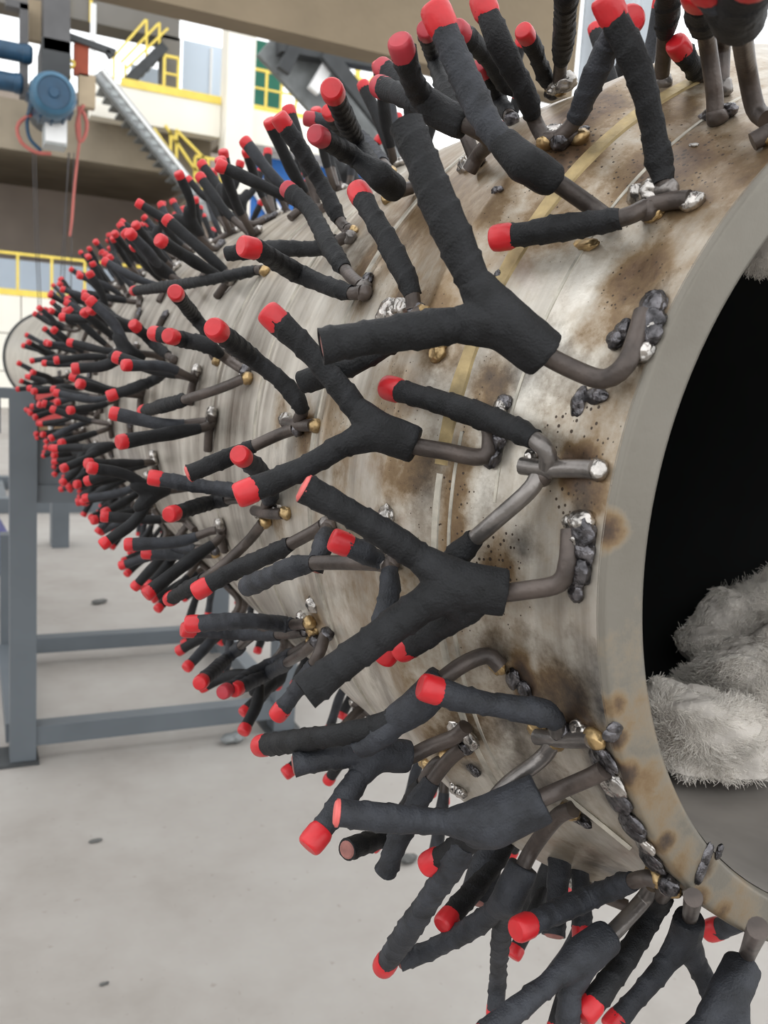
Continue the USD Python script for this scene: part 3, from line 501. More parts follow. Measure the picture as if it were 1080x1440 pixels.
anchor('bent', "anchor at left with a level leg and large red cap over legs behind", G1, [([(345, 690, .7), (300, 686, 3), (222, 673, 8.2)], .12, TAPE, 'red'), ([(345, 700, .7), (300, 706, 2.5), (244, 722, 7.8)], .3, TAPE, 'red')])
anchor('bent', "anchor whose caps bunch together at the lower left edge of the drum", G1, [([(300, 775, .7), (250, 770, 4), (204, 765, 7)], .2, TAPE, 'red'), ([(300, 780, .7), (255, 780, 4), (210, 778, 7.5)], .2, TAPE, 'red'), ([(296, 770, .7), (250, 775, 3), (215, 805, 5)], .3, .0066, 'dark')])
# anchors that hang under the drum, seen below its lower edge
def D3(*q): return [(x, y, 0, d) for x, y, d in q]
anchor('bent', "pair of dark sleeves hanging straight down under the drum", None, [(D3((800, 1150, .70), (788, 1205, .69), (779, 1316, .66)), .12, .0085, 'dark'), (D3((806, 1150, .72), (815, 1215, .70), (819, 1308, .68)), .1, .0075, 'red')])
anchor('bent', "bulky dark sleeve hanging under the thick lying anchor, small red tip", None, [(D3((722, 1150, .72), (695, 1215, .70), (632, 1290, .66)), .05, .0078, 'red'), (D3((712, 1150, .72), (690, 1200, .71), (668, 1268, .69)), .05, .0125, 'dark')])
anchor('bent', "small anchor behind the ring foot with blurred red cap under the drum", None, [(D3((930, 1165, .80), (890, 1182, .82), (862, 1190, .84)), .05, .008, 'red'), (D3((935, 1165, .8), (870, 1205, .82), (840, 1250, .84)), .1, .0085, 'dark')])
anchor('bent', "small anchor under the lower right of the ring, dark red cap", None, [(D3((1050, 1285, .74), (1025, 1300, .75), (1008, 1306, .76)), .05, .009, 'red')])

# ------------------------------------------------------------------ the rest of the anchors: rows along the drum, copies of ten patterns
def local_leg(t, pts, t0, r, cap, sides=12):
    c = spline([np.array(p) for p in pts], .006); put_leg(t, c, t0, r, cap, 'rod_steel', None, sides, fine=False, L=.009)
def make_bent(v, matrix):
    g = np.random.default_rng(100 + v); t = thing('bent_anchor', None, 'anchor', matrix=matrix)
    for s in (-1, 1):
        h, w, k = g.uniform(.085, .106), g.uniform(.024, .062), g.uniform(-.02, .02)
        local_leg(t, [(.004 * s, 0, .006), (.010 * s, k * .2, .016), (w * .5 * s, k * .7, h * .5), (w * s, k + g.uniform(-.012, .012), h)], g.uniform(.14, .36), g.uniform(.0066, .0078), 'red')
    obj('steel_foot', tube(spline([(-.004, -.012, .006), (0, .012, .006), (0, .034, .004)], .006), BARE, 8), 'rod_steel', t, smooth=50)
    obj('weld_bead', blob((0, -.006, .006), (0, 0, 1), (.009, .008, .006), 31 * v, (0, 1, 0), 2, 2), 'weld_metal', t, smooth=True)
    return t
def make_forked(v, matrix):
    g = np.random.default_rng(200 + v); t = thing('forked_anchor', None, 'anchor', matrix=matrix); J = np.array([g.uniform(-.008, .008), .022, .056])
    obj('steel_stem', tube(spline([(0, -.02, .005), (0, .006, .006), (0, .018, .020), J], .005), BARE, 8), 'rod_steel', t, smooth=50); bones = [((J, .0115), (J + [0, -.003, -.018], .0072))]
    for s in (-1, 1):
        e = np.array([s * g.uniform(.034, .058), .022 + g.uniform(-.025, .025), g.uniform(.105, .128)]); m_ = J + (e - J) * .5 + [s * .006, 0, -.004]
        local_leg(t, [J, m_, e], 0, g.uniform(.0066, .0078), 'red'); bones.append(((J, .0115), (J + (e - J) * .3, .0085)))
    obj('joint_wrap', hull_smooth(bones, .006, 5, 0, 3), 'tape', t, smooth=True)
    obj('weld_bead', blob((0, -.02, .004), (0, 0, 1), (.010, .007, .006), 37 * v, (0, 1, 0), 2, 2), 'weld_dark', t, smooth=True)
    return t
def frame_on(s, deg, spin):
    P = skin(s, deg); n = normal_at(P); a = np.array([0, 1., 0]); b = np.cross(n, a); q = math.radians(spin)
    X = math.cos(q) * a + math.sin(q) * b; Y = np.cross(n, X); T = np.eye(4); T[:3, 0], T[:3, 1], T[:3, 2], T[:3, 3] = X, Y, n, P; return T
PROTO = {}
HERO = np.array(ROOTS)
ROWS = ['first', 'second', 'third', 'fourth', 'fifth', 'sixth', 'seventh', 'eighth', 'ninth', 'tenth', 'eleventh', 'twelfth', 'thirteenth', 'fourteenth', 'fifteenth', 'sixteenth', 'seventeenth']
WORDS = ['topmost', 'second', 'third', 'fourth', 'fifth', 'sixth', 'seventh', 'eighth', 'ninth', 'tenth', 'eleventh', 'twelfth']
LOW[0] = False
rows = np.arange(.05, 2.62, .115); g = np.random.default_rng(11); made = 0
for ri, s0 in enumerate(rows):
    order = 0
    for a0 in np.arange(100 - (ri % 2) * 11, -92, -22.0):
        kind = 'bent' if g.random() < .72 else 'forked'
        s, a = s0 + g.uniform(-.016, .016), a0 + g.uniform(-3, 3); spin = g.uniform(-50, 50) + (90 if g.random() < .25 else 0); v = int(g.integers(0, 5))
        P = skin(s, a); seen = -66 < a < 72
        if s < .50 and (-62 < a < 76 or a < -62 and s < .12 or a > 76 and s < .2): continue
        if s < 1.0 and len(HERO) and np.linalg.norm(HERO - P, axis=1).min() < .075: continue
        order += int(seen)
        zone = 'upper back edge' if a > 62 else 'upper flank' if a > 22 else 'mid flank' if a > -18 else 'lower flank' if a > -50 else 'underside'
        if s < 1.65 and seen:
            label, grp = f'{kind} anchor of the {ROWS[ri]} row from the open end, {WORDS[order - 1]} downward in that row', 'taped anchors on the near half of the drum'
        else:
            far = 'near third' if s < .85 else 'middle third' if s < 1.65 else 'far third'
            label, grp = f'small red-capped {kind} anchor on the {zone}, {far} of the anchors', f'red-capped {kind} anchors on the {zone}, {far}'
        T = frame_on(s, a, spin); key = (kind, v)
        if key not in PROTO:
            t = PROTO[key] = (make_bent if kind == 'bent' else make_forked)(v, T)
        else:
            x = UsdGeom.Xform.Define(stage, numbered('/World/' + kind + '_anchor')); t = x.GetPrim(); t.GetReferences().AddInternalReference(PROTO[key].GetPath())
            op = UsdGeom.XformOp(t.CreateAttribute('xformOp:transform', Sdf.ValueTypeNames.Matrix4d, False)); op.Set(Gf.Matrix4d(*[float(q) for q in T.T.ravel()])); t.SetInstanceable(True)
        tag(t, label, 'anchor', grp); made += 1
print('copied anchors', made, 'placed by hand', len(ROOTS))

# ------------------------------------------------------------------ wool in the mouth of the drum
def wool(spots, seed, label):
    m = manifold3d.Manifold()
    for x, y, s, r in spots: m = m + sphere_m(on_y((x, y), s), r, 20)
    k = m.refine_to_length(.0035).to_mesh(); t = trimesh.Trimesh(k.vert_properties[:, :3], k.tri_verts, process=True); trimesh.smoothing.filter_laplacian(t, iterations=12)
    nv = t.vertex_normals.copy(); w_ = t.vertices + .02 * (np.stack([fbm(t.vertices * 30 + c_, 3, c_) for c_ in (1, 2, 3)], 1) - .5)
    w2 = w_ * [1, 1, 1.8] + w_[:, [1, 2, 0]] * .5
    t.vertices += nv * ((fbm(w2 * 11 + seed, 3, seed) - .5) * .07 + (fbm(w2 * 45 + seed, 4, seed + 3) - .5) * .0085 + (fbm(w_ * 300, 2, seed) - .5) * .003)[:, None]
    v = t.vertices; rr = np.hypot(v[:, 0], v[:, 2] - ZC); k = np.minimum(1, (RI - .016) / rr); v[:, 0] *= k; v[:, 2] = ZC + (v[:, 2] - ZC) * k; t.vertices = v
    b = v.mean(0); b[2] = v[:, 2].min(); w = thing('insulation_wool', label, 'insulation', b); obj('wool_heap', t, 'wool', w, smooth=True)
    g_ = np.random.default_rng(seed); pts, fi = trimesh.sample.sample_surface(t, int(90000 * t.area / .25), seed=seed); nn = t.face_normals[fi]; rd = g_.normal(size=nn.shape); rd -= nn * (rd * nn).sum(1)[:, None]; rd /= np.linalg.norm(rd, axis=1)[:, None]
    flow = np.stack([fbm(pts * 14 + c_ * 7, 2, c_) - .5 for c_ in (4, 5, 6)], 1) * 5; rd = rd * .6 + flow; rd /= np.linalg.norm(rd, axis=1)[:, None]; L = g_.uniform(.003, .011, len(pts))[:, None]; sd = np.cross(nn, rd)
    C = np.stack([pts, pts + rd * L * .35 + nn * L * .08, pts + rd * L * .7 + nn * L * .10 + sd * L * .12, pts + rd * L + nn * L * g_.uniform(.0, .22, L.shape) + sd * L * .3], 1) - b
    cv = UsdGeom.BasisCurves.Define(stage, str(w.GetPath()) + '/loose_fibres'); cv.CreateTypeAttr('linear'); cv.CreateCurveVertexCountsAttr(Vt.IntArray.FromNumpy(np.full(len(C), 4, np.int32)))
    cv.CreatePointsAttr(Vt.Vec3fArray.FromNumpy(C.reshape(-1, 3).astype(np.float32))); cv.CreateWidthsAttr([.00032]); cv.SetWidthsInterpolation('constant'); UsdShade.MaterialBindingAPI.Apply(cv.GetPrim()).Bind(MAT['wool_fibre']); cv.GetPrim().SetCustomDataByKey('kind', 'stuff')
wool([(925, 1030, .24, .03), (970, 1040, .21, .05), (1015, 1080, .20, .05), (1060, 1050, .21, .055), (1110, 1040, .2, .06), (1050, 985, .25, .055), (1095, 960, .26, .07), (1025, 915, .33, .055), (1070, 905, .32, .065), (1130, 915, .30, .075), (1120, 1000, .25, .07), (1180, 960, .26, .08), (1000, 1000, .28, .045)], 3, 'off-white crumpled mineral wool heaped inside the open mouth of the drum')
wool([(1085, 372, .26, .03), (1110, 350, .25, .035), (1140, 330, .26, .04)], 8, 'small tuft of white wool at the upper inside edge of the drum')

# ------------------------------------------------------------------ the painted stand under the drum
YS = 2.78
st = thing('drum_stand', 'grey painted square-tube steel stand straddling and carrying the drum at left', 'stand', (0, YS + .5, 0))
pw = .085; ZT = on_y((25, 561), YS)[2]; ZU = on_y((25, 547), YS)[2]
for x in (-.442, .52):
    for y in (YS, YS + 1.02): 
        top = ZT if y == YS else .62
        obj('post', bx(x - pw / 2, x + pw / 2, y, y + pw, .0, top), 'grey_paint', st)
for y, z in ((YS, .06), (YS + 1.02, .06)):
    obj('bottom_rail', bx(-.46 + pw / 2, .52 - pw / 2, y + .01, y + .08, z, z + .07), 'grey_paint', st)
for x in (-.46, .52): obj('side_rail', bx(x - .035, x + .035, YS + pw, YS + 1.02, .05, .12), 'grey_paint', st)
obj('foot_plate', bx(-.53, -.39, YS - .02, YS + .14, 0, .012), 'dark_steel', st); obj('foot_plate', bx(.45, .59, YS - .02, YS + .14, 0, .012), 'dark_steel', st)
from shapely.geometry import Polygon, Point
for sg in (-1, 1):
    sad = Polygon([(sg * .44, 1.17), (sg * .44, .95), (sg * .2, 1.0), (sg * .08, 1.03), (sg * .08, 1.12), (sg * .3, 1.17)]).difference(Point(0, ZC).buffer(.354, 64)); sad = sad if sad.geom_type == 'Polygon' else max(sad.geoms, key=lambda q: q.area)
    m = trimesh.creation.extrude_polygon(sad, .05, engine='earcut'); m.apply_transform(np.array([[1, 0, 0, 0], [0, 0, -1, YS + .08], [0, 1, 0, 0], [0, 0, 0, 1]])); obj('saddle_plate', m, 'grey_paint', st)
obj('saddle_rail', bx(-.41, .47, YS + .02, YS + .07, .93, .99), 'grey_paint', st)
obj('top_beam', bx(-1.6, -.41, YS + .0, YS + pw, ZT, ZU), 'grey_paint', st)
obj('gusset', trimesh.creation.extrude_polygon(Polygon([(-.62, ZT), (-.51, ZT), (-.51, ZT - .12)]), .02, engine='earcut').apply_transform(np.array([[1, 0, 0, 0], [0, 0, -1, YS + .06], [0, 1, 0, 0], [0, 0, 0, 1]])), 'grey_paint', st)
ck = thing('red_chock', 'red painted chock on the stand beside the drum, on two wood shims', 'chock', (-.37, YS + .05, 1.17))
obj('chock_body', trimesh.creation.extrude_polygon(Polygon([(-.405, 1.20), (-.405, 1.318), (-.345, 1.318), (-.315, 1.20)]), .09, engine='earcut').apply_transform(np.array([[1, 0, 0, 0], [0, 0, -1, YS + .09], [0, 1, 0, 0], [0, 0, 0, 1]])), 'red_paint', ck)
for x in (-.395, -.345): obj('shim', bx(x, x + .03, YS + .01, YS + .08, 1.17, 1.20), 'wood', ck, label='pale wood shim')
s2 = thing('low_frame', 'low grey steel frame on the floor far behind the stand', 'frame', (.6, 8.0, 0))
for y, z in ((7.9, 0), (9.3, 0)): obj('floor_rail', bx(-.45, 2.4, y, y + .14, z, z + .13), 'grey_paint', s2)
for x in (-.4, 2.3): obj('cross_rail', bx(x, x + .1, 8.04, 9.3, 0, .1), 'grey_paint', s2)
s3 = thing('end_support', 'dark steel pedestal carrying the far flange of the drum', 'support', (0, DRUM_L - .5, 0))
obj('support_post', bx(-.06, .06, DRUM_L - .6, DRUM_L - .4, 0, .95), 'grey_paint', s3); obj('support_pad', bx(-.28, .28, DRUM_L - .62, DRUM_L - .38, .95, 1.008), 'grey_paint', s3)
# bits on the floor
def floor_px(px):
    r = ray(px); return CAM - CAM[2] / r[2] * r
for i, (px, sz, lb) in enumerate([((140, 849), (.038, .022, .016), 'dark flat scrap piece on the floor beyond the stand'), ((327, 1046), (.034, .028, .022), 'grey metal lump on the floor at the foot of the stand rails'), ((134, 1184), (.014, .008, .004), 'tiny dark chip on the bare floor, lower left'), ((147, 1385), (.008, .005, .003), 'tiniest dark crumb near the bottom edge of the floor'), ((575, 1212), (.022, .018, .012), 'dark offcut on the floor under the drum')]):
    P = floor_px(px); m = blob(P + [0, 0, sz[2] * .55], (0, 0, 1), sz, 60 + i, (1, .2, 0), 2, 3); m.apply_translation([0, 0, -m.bounds[0][2]]); tag(obj('scrap_piece', m, 'scrap' if i != 1 else 'mid_steel', None, True), lb, 'scrap')

# ------------------------------------------------------------------ the concrete building behind (its front stands along x at y = YF)
YF = 22.0
def q(px, y): return on_y(px, y)
def panel_px(x0, y0, x1, y1, y, d=.15):
    """A wall piece of depth d standing at distance y whose face runs between two sighted corners."""
    a, b = q((x0, y0), y), q((x1, y1), y); return bx(min(a[0], b[0]), max(a[0], b[0]), y, y + d, min(a[2], b[2]), max(a[2], b[2]))
zt, zb = q((318, 146), YF)[2], q((318, 195), YF)[2]
xc0, xc1 = q((318, 150), YF - .4)[0], q((357, 150), YF - .4)[0]
struct('concrete_column', bx(xc0, xc1, YF - .4, YF + .2, 0, 14), 'white_wall', 'sunlit white concrete column of the building behind', 'column')
xl = q((128, 140), YF)[0]
struct('floor_beam', bx(xl, xc0 - .02, YF, YF + .5, zb, zt), 'beam_bright', 'bright concrete floor beam left of the white column', 'beam')
struct('floor_beam', bx(xc1 + .02, xc1 + 14, YF, YF + .5, zb, zt), 'beam_bright', 'bright concrete floor beam right of the white column', 'beam')
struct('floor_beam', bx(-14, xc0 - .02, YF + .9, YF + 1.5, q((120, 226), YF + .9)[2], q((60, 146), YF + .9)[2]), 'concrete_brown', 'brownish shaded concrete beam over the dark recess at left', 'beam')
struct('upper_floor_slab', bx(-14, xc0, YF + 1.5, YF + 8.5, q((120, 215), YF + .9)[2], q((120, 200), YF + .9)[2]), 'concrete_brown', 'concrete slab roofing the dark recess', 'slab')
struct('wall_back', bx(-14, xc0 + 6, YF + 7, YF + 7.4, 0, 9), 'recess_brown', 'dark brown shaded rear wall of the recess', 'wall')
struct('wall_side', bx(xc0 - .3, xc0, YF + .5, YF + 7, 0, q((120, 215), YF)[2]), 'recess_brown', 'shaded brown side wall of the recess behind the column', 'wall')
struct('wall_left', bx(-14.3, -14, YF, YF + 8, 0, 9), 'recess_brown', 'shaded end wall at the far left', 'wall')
# platform with white wall panels and yellow railing
zp = q((30, 416), YF)[2]
pl = tag(UsdGeom.Xform.Define(stage, '/World/wall_platform'), 'white panelled wall below the yellow railing, at left', 'wall', kind='structure')
hs = np.linspace(0, zp, 4)
for r in range(3):
    for k in range(9):
        x = -6 + k * 1.3; obj('wall_panel', bx(x + .012, x + 1.288, YF + .0, YF + .1, hs[r] + .012, hs[r + 1] - .012), 'white_wall', pl)
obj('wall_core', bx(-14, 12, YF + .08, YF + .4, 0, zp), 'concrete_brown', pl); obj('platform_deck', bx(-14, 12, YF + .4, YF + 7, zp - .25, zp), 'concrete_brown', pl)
struct('parapet', bx(-14, 9, YF + 3.6, YF + 3.75, zp, q((30, 366), YF + 3.6)[2]), 'glazing_pale', 'pale bluish parapet panel seen through the yellow railing', 'parapet')
def railing(name, x0, x1, y, z, h, n, label, group=None, toe=True, mid=True):
    t = thing(name, label, 'railing', ((x0 + x1) / 2, y, z), group)
    obj('top_rail', bx(x0, x1, y - .03, y + .03, z + h - .06, z + h), 'yellow_paint', t)
    if mid: obj('mid_rail', bx(x0, x1, y - .02, y + .02, z + h * .52, z + h * .52 + .045), 'yellow_paint', t)
    if toe: obj('toe_board', bx(x0, x1, y - .015, y + .015, z, z + .14), 'yellow_paint', t)
    for k in range(n):
        x = x0 + (x1 - x0) * k / (n - 1); obj('post', bx(x - .03, x + .03, y - .025, y + .025, z, z + h - .06), 'yellow_paint', t)
    return t
xa = q((25, 380), YF)[0]; dx = q((73, 380), YF)[0] - xa
railing('yellow_railing', xa - 3 * dx, xa + 6 * dx, YF + .06, zp, q((30, 355), YF)[2] - zp, 10, 'long yellow railing on the white platform at left', toe=True, mid=False)
xr0 = q((170, 130), YF)[0]
tb = tag(obj('yellow_toe_board', bx(xr0, xc0 - .03, YF - .03, YF + .0, zt - .05, zt + .13), 'yellow_paint'), 'yellow edge strip on top of the bright beam, left of the column', 'edge strip')
railing('yellow_railing', q((232, 80), YF + .2)[0], q((252, 80), YF + .2)[0], YF + .25, zt, q((240, 73), YF)[2] - zt, 2, 'short yellow railing by the grey post, upper floor', mid=True, toe=False)
railing('yellow_railing', xc1 + .05, q((440, 120), YF)[0], YF + .1, zt, q((372, 96), YF)[2] - zt, 5, 'yellow railing right of the white column, in front of the green board')
# upper floor pieces
struct('upper_beam', bx(-14, q((252, 60), YF + .6)[0], YF + .6, YF + 1.4, q((160, 38), YF + .6)[2], q((160, 38), YF + .6)[2] + 2.2), 'grey_beam', 'grey-brown beam at the top left above the bright gap', 'beam')
struct('upper_post', panel_px(228, 48, 252, 135, YF + .6, .4), 'grey_beam', 'grey post dividing the bright gaps of the upper floor', 'post')
railing('yellow_railing', q((100, 20), YF)[0], q((132, 20), YF)[0], YF + .575, q((160, 38), YF + .6)[2] - .02, .9, 2, 'short yellow rail end at the top left', mid=False, toe=False)
tag(obj('white_post', panel_px(128, 4, 134, 112, YF + .1, .08), 'white_paint'), 'thin white post at the top left beside the hoist', 'post')
gz = thing('glazing_panel', 'pale bluish window panel left of the white column', 'window', q((285, 110), YF + 2))
obj('window_sheet', bx(q((258, 60), YF + 2)[0], q((316, 60), YF + 2)[0], YF + 2, YF + 2.06, zt, q((288, 62), YF + 2)[2]), 'glazing_pale', gz); obj('mullion', bx(q((296, 60), YF + 2)[0], q((299, 60), YF + 2)[0], YF + 1.95, YF + 2, zt, q((288, 66), YF + 2)[2]), 'white_paint', gz)
gz = thing('glazing_panel', 'pale bluish window panel under the upper stair', 'window', q((205, 110), YF + 2))
obj('window_sheet', bx(q((185, 60), YF + 2)[0], q((228, 60), YF + 2)[0], YF + 2, YF + 2.06, zt, q((205, 94), YF + 2)[2]), 'glazing_pale', gz)
struct('upper_floor_slab', bx(xc1, xc1 + 14, YF + .5, YF + 4, zt - .3, zt), 'concrete_brown', 'upper floor slab behind the beam right of the column', 'slab')
struct('upper_floor_slab', bx(xl, xc0, YF + .5, YF + 3, zt - .3, zt), 'concrete_brown', 'upper floor slab behind the beam left of the column', 'slab')
# stairs
def sloped(name, parent, p0, p1, y, w, d, m): return obj(name, bar(q(p0, y), q(p1, y), d, w, (0, -1, 0)) if False else bar(q(p0, y), q(p1, y), d, w), m, parent)
up = thing('upper_stair', 'short stair with yellow handrails rising to the upper floor, top left', 'stair', q((185, 112), YF + .3))
sloped('stringer', up, (180, 114), (232, 64), YF + .3, .22, .08, 'dark_steel')
for k in range(6):
    a = q((184 + k * 8, 109 - k * 7.6), YF + .3); obj('tread', bx(a[0] - .14, a[0] + .14, YF + .34, YF + 1.1, a[2] - .02, a[2] + .02), 'mid_steel', up)
for p0, p1 in (((158, 82), (205, 28)), ((170, 88), (222, 34)), ((178, 96), (236, 40))): sloped('handrail', up, p0, p1, YF + .3, .05, .05, 'yellow_paint')
for p0, p1 in (((160, 118), (160, 80)), ((176, 116), (176, 90)), ((206, 86), (206, 28)), ((224, 70), (224, 32))): sloped('rail_post', up, p0, p1, YF + .32, .05, .05, 'yellow_paint')
lo = thing('lower_stair', 'steel stair descending right in front of the bright beam, galvanised stringer and yellow handrails', 'stair', (q((285, 286), YF - 1.2)[0], YF - 1.2, 0))
Y1 = YF - 1.2
sloped('stringer', lo, (138, 102), (300, 305), Y1, .34, .10, 'galvanised')
sloped('stringer_flange', lo, (143, 98), (305, 301), Y1 - .06, .06, .16, 'white_paint'); sloped('stringer_flange', lo, (133, 107), (295, 311), Y1 - .06, .05, .16, 'mid_steel')
for k in range(15):
    a = q((152 + k * 9.2, 121 + k * 11.5), Y1); obj('tread', bx(a[0] - .15, a[0] + .15, Y1 + .05, Y1 + .9, a[2] - .025, a[2] + .025), 'mid_steel', lo); obj('bolt_plate', bx(a[0] - .07, a[0] + .07, Y1 - .085, Y1 - .05, a[2] - .05, a[2] + .05), 'box_grey', lo)
for p0, p1 in (((216, 180), (280, 272)), ((232, 176), (286, 256)), ((247, 182), (286, 222)), ((210, 190), (275, 285))): sloped('handrail', lo, p0, p1, Y1 + .9, .06, .06, 'yellow_paint')
for p0, p1 in (((240, 184), (240, 214)), ((248, 184), (248, 226)), ((274, 226), (274, 272)), ((285, 220), (285, 276))): sloped('rail_post', lo, p0, p1, Y1 + .9, .06, .06, 'yellow_paint')
railing('yellow_railing', q((286, 240), Y1)[0], xc0 - .05, Y1 + .9, q((300, 262), Y1 + .9)[2], q((300, 222), Y1 + .9)[2] - q((300, 262), Y1 + .9)[2], 3, 'yellow landing railing between the stair foot and the column', toe=False)
struct('landing', bx(q((280, 270), Y1)[0], xc0, Y1 + .6, YF + 2, q((300, 272), Y1)[2] - .2, q((300, 272), Y1)[2]), 'concrete_brown', 'stair landing slab left of the column', 'landing')
# right of the column
tag(obj('green_board', bx(q((359, 58), YF + 3)[0], q((400, 58), YF + 3)[0], YF + 3, YF + 3.08, zt, q((380, 60), YF + 3)[2]), 'green_paint'), 'dark green board behind the yellow railing, right of the column', 'board')
bn = thing('striped_banner', 'blue and white striped hoarding right of the column, below the bright beam', 'hoarding', q((420, 290), YF + 1))
for n_, (a, b, m) in enumerate([(196, 207, 'navy'), (208, 219, 'white_paint'), (220, 250, 'sign_blue'), (251, 262, 'white_paint'), (263, 330, 'sign_blue')]): obj('stripe', panel_px(356, a, 356.1, b, YF + 1, .06) if False else bx(xc1, xc1 + 5.5, YF + 1, YF + 1.08, q((400, b + 6), YF + 1)[2], q((400, a + 6), YF + 1)[2]), m, bn)
for k in range(2):
    p0, p1 = (357, 240 + 26 * k), (395, 300 + 26 * k); sloped('diagonal_stripe', bn, p0, p1, YF + .95, .16, .04, 'white_paint')
struct('wall_right', bx(xc1 + 5.5, xc1 + 16, YF + 1, YF + 1.3, 0, zb), 'glazing_pale', 'pale bluish shed wall in the distance behind the drum', 'wall')
tr = thing('roof_truss', 'dark steel roof bracing seen under the overhead beam, right of the column', 'truss', q((500, 200), 15.0))
for p0, p1, yy, w, m in (((385, 50), (560, 245), 15.6, .95, 'mid_steel'), ((458, 74), (550, 190), 15.0, .26, 'dark_steel'), ((398, 100), (418, 58), 15.2, .22, 'dark_steel'), ((440, 128), (465, 86), 15.2, .2, 'white_paint'), ((478, 200), (500, 182), 15.2, .22, 'white_paint')): sloped('brace', tr, p0, p1, yy, w, .14, m)
obj('purlin', bar(q((392, 62), 15.3), q((560, 92), 15.3), .3, .3), 'dark_steel', tr)
rt = thing('yellow_ladder_rail', 'tangled yellow ladder rails under the overhead beam', 'ladder', q((520, 130), YF + .6))
for p0, p1 in (((503, 95), (503, 135)), ((512, 125), (538, 95)), ((508, 140), (550, 98)), ((506, 112), (534, 128)), ((503, 135), (503, 186)), ((538, 95), (538, 202))): sloped('rail', rt, p0, p1, YF + .6, .12, .08, 'yellow_paint')
# the big concrete beam overhead
y1 = 7.0; zB = q((480, 62), y1)[2]; r = ray((480, 80)); y2 = CAM[1] + (zB - CAM[2]) / r[2] * r[1]
bxl, bxr = q((205, 5), y1)[0] - .3, q((812, 60), y1)[0]
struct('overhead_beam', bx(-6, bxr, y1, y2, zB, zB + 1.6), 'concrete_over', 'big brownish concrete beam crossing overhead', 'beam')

# ------------------------------------------------------------------ the electric hoist hanging at the top left
YH = 6.2
def h(px, py, dy=0.0): return on_y((px, py), YH + dy)
ho = thing('electric_hoist', 'electric chain hoist with a round blue motor hanging at the top left', 'hoist', h(78, 70))
U = (h(78, 60) - h(77, 60))[0]                                  # metres per pixel there
mc = h(76, 130, -.35); r0 = 31 * U
def ycyl(c, prof_): return lathe(prof_, c, (0, 1, 0), 32)
obj('motor', ycyl(mc, [(0, .0), (r0 * .72, .0), (r0 * .9, .02), (r0, .07), (r0, .34), (r0 * .8, .36), (0, .36)]), 'motor_blue', ho)
obj('fan_cover', ycyl(mc, [(r0 * .74, -.006), (r0 * .93, .012), (r0 * 1.04, .06), (r0 * 1.04, .10), (r0 * 1.0, .10), (r0 * .98, .06)]), 'motor_blue_edge', ho)
obj('fan_hub', ycyl(mc, [(0, -.012), (r0 * .22, -.012), (r0 * .26, .004), (0, .004)]), 'motor_blue', ho)
for k in range(12):
    a = k * math.pi / 6; d = np.array([math.cos(a), 0, math.sin(a)]); obj('cooling_fin', bar(mc + d * r0 * 1.0 + [0, .12, 0], mc + d * r0 * 1.0 + [0, .33, 0], .012, .03, d), 'motor_blue', ho)
obj('gearbox', bx(h(58, 0)[0], h(98, 0)[0], YH - .1, YH + .35, h(78, 112)[2], h(78, 62)[2]), 'dark_steel', ho)
obj('lower_housing', ycyl(h(72, 145, -.1), [(0, 0), (r0 * .95, 0), (r0 * .95, .3), (0, .3)]), 'dark_steel', ho)
obj('hanger_post', bx(h(60, 0)[0], h(97, 0)[0], YH - .1, YH + .2, h(78, 78)[2], h(78, -60)[2]), 'hoist_grey', ho)
for i, (a, b, y0, y1_) in enumerate([(-30, 46, 50, 76), (-30, 32, 94, 121)]):
    c0, c1 = h(a, (y0 + y1_) / 2), h(b, (y0 + y1_) / 2); rr = (y1_ - y0) / 2 * U; L = c1[0] - c0[0]
    obj('hoist_drum', lathe([(0, 0), (rr * .85, 0), (rr, .02), (rr, L * .8), (rr * 1.08, L * .82), (rr * 1.08, L * .95), (rr * .8, L), (0, L)], c0, (1, 0, 0), 28), 'motor_blue', ho)
obj('side_frame', bx(h(28, 0)[0], h(40, 0)[0], YH, YH + .1, h(30, 135)[2], h(30, 4)[2]), 'hoist_grey', ho)
obj('side_bracket', bx(h(8, 0)[0], h(40, 0)[0], YH, YH + .1, h(30, 12)[2], h(30, 2)[2]), 'hoist_grey', ho)
obj('tan_cover', bx(h(42, 0)[0], h(62, 0)[0], YH + .12, YH + .2, h(50, 48)[2], h(50, -10)[2]), 'tan_plate', ho)
obj('red_plate', bx(h(105, 0)[0], h(126, 0)[0], YH, YH + .05, h(115, 106)[2], h(115, 62)[2]), 'rust_red', ho)
obj('arm', bar(h(92, 50), h(162, 75), .05, 9 * U), 'dark_steel', ho); obj('arm_roller', bar(h(150, 72), h(156, 82), .05, 6 * U), 'dark_steel', ho)
obj('cable_guide', bx(h(112, 0)[0], h(136, 0)[0], YH, YH + .08, h(120, 150)[2], h(120, 104)[2]), 'tan_plate', ho)
for k in range(5):
    obj('guide_link', lathe([(3 * U, -.02), (6 * U, -.02), (6 * U, .02), (3 * U, .02), (3 * U, -.02)], h(88 + 6 * (k % 3), 72 + 9 * k), (0, 1, 0), 12), 'dark_steel' if k % 2 else 'yellow_paint', ho)
bxo = thing('control_box', 'pale grey control box hanging below the blue motor', 'control box', h(78, 208))
obj('box_body', bx(h(62, 0)[0], h(94, 0)[0], YH - .1, YH + .1, h(78, 208)[2], h(78, 168)[2]), 'box_grey', bxo); obj('box_lid', bx(h(63, 0)[0], h(93, 0)[0], YH - .12, YH - .1, h(78, 205)[2], h(78, 171)[2]), 'white_paint', bxo)
for x in (66, 88): obj('hanger_strap', bar(h(x, 169), h(x, 148), .02, .02, (0, 1, 0)), 'dark_steel', bxo)
def cable(pts, r, m, label, cat='cable'):
    c = spline([h(*p) for p in pts], .03); return tag(obj('hanging_cable', tube(c, r * U, 6), m, None, True), label, cat)
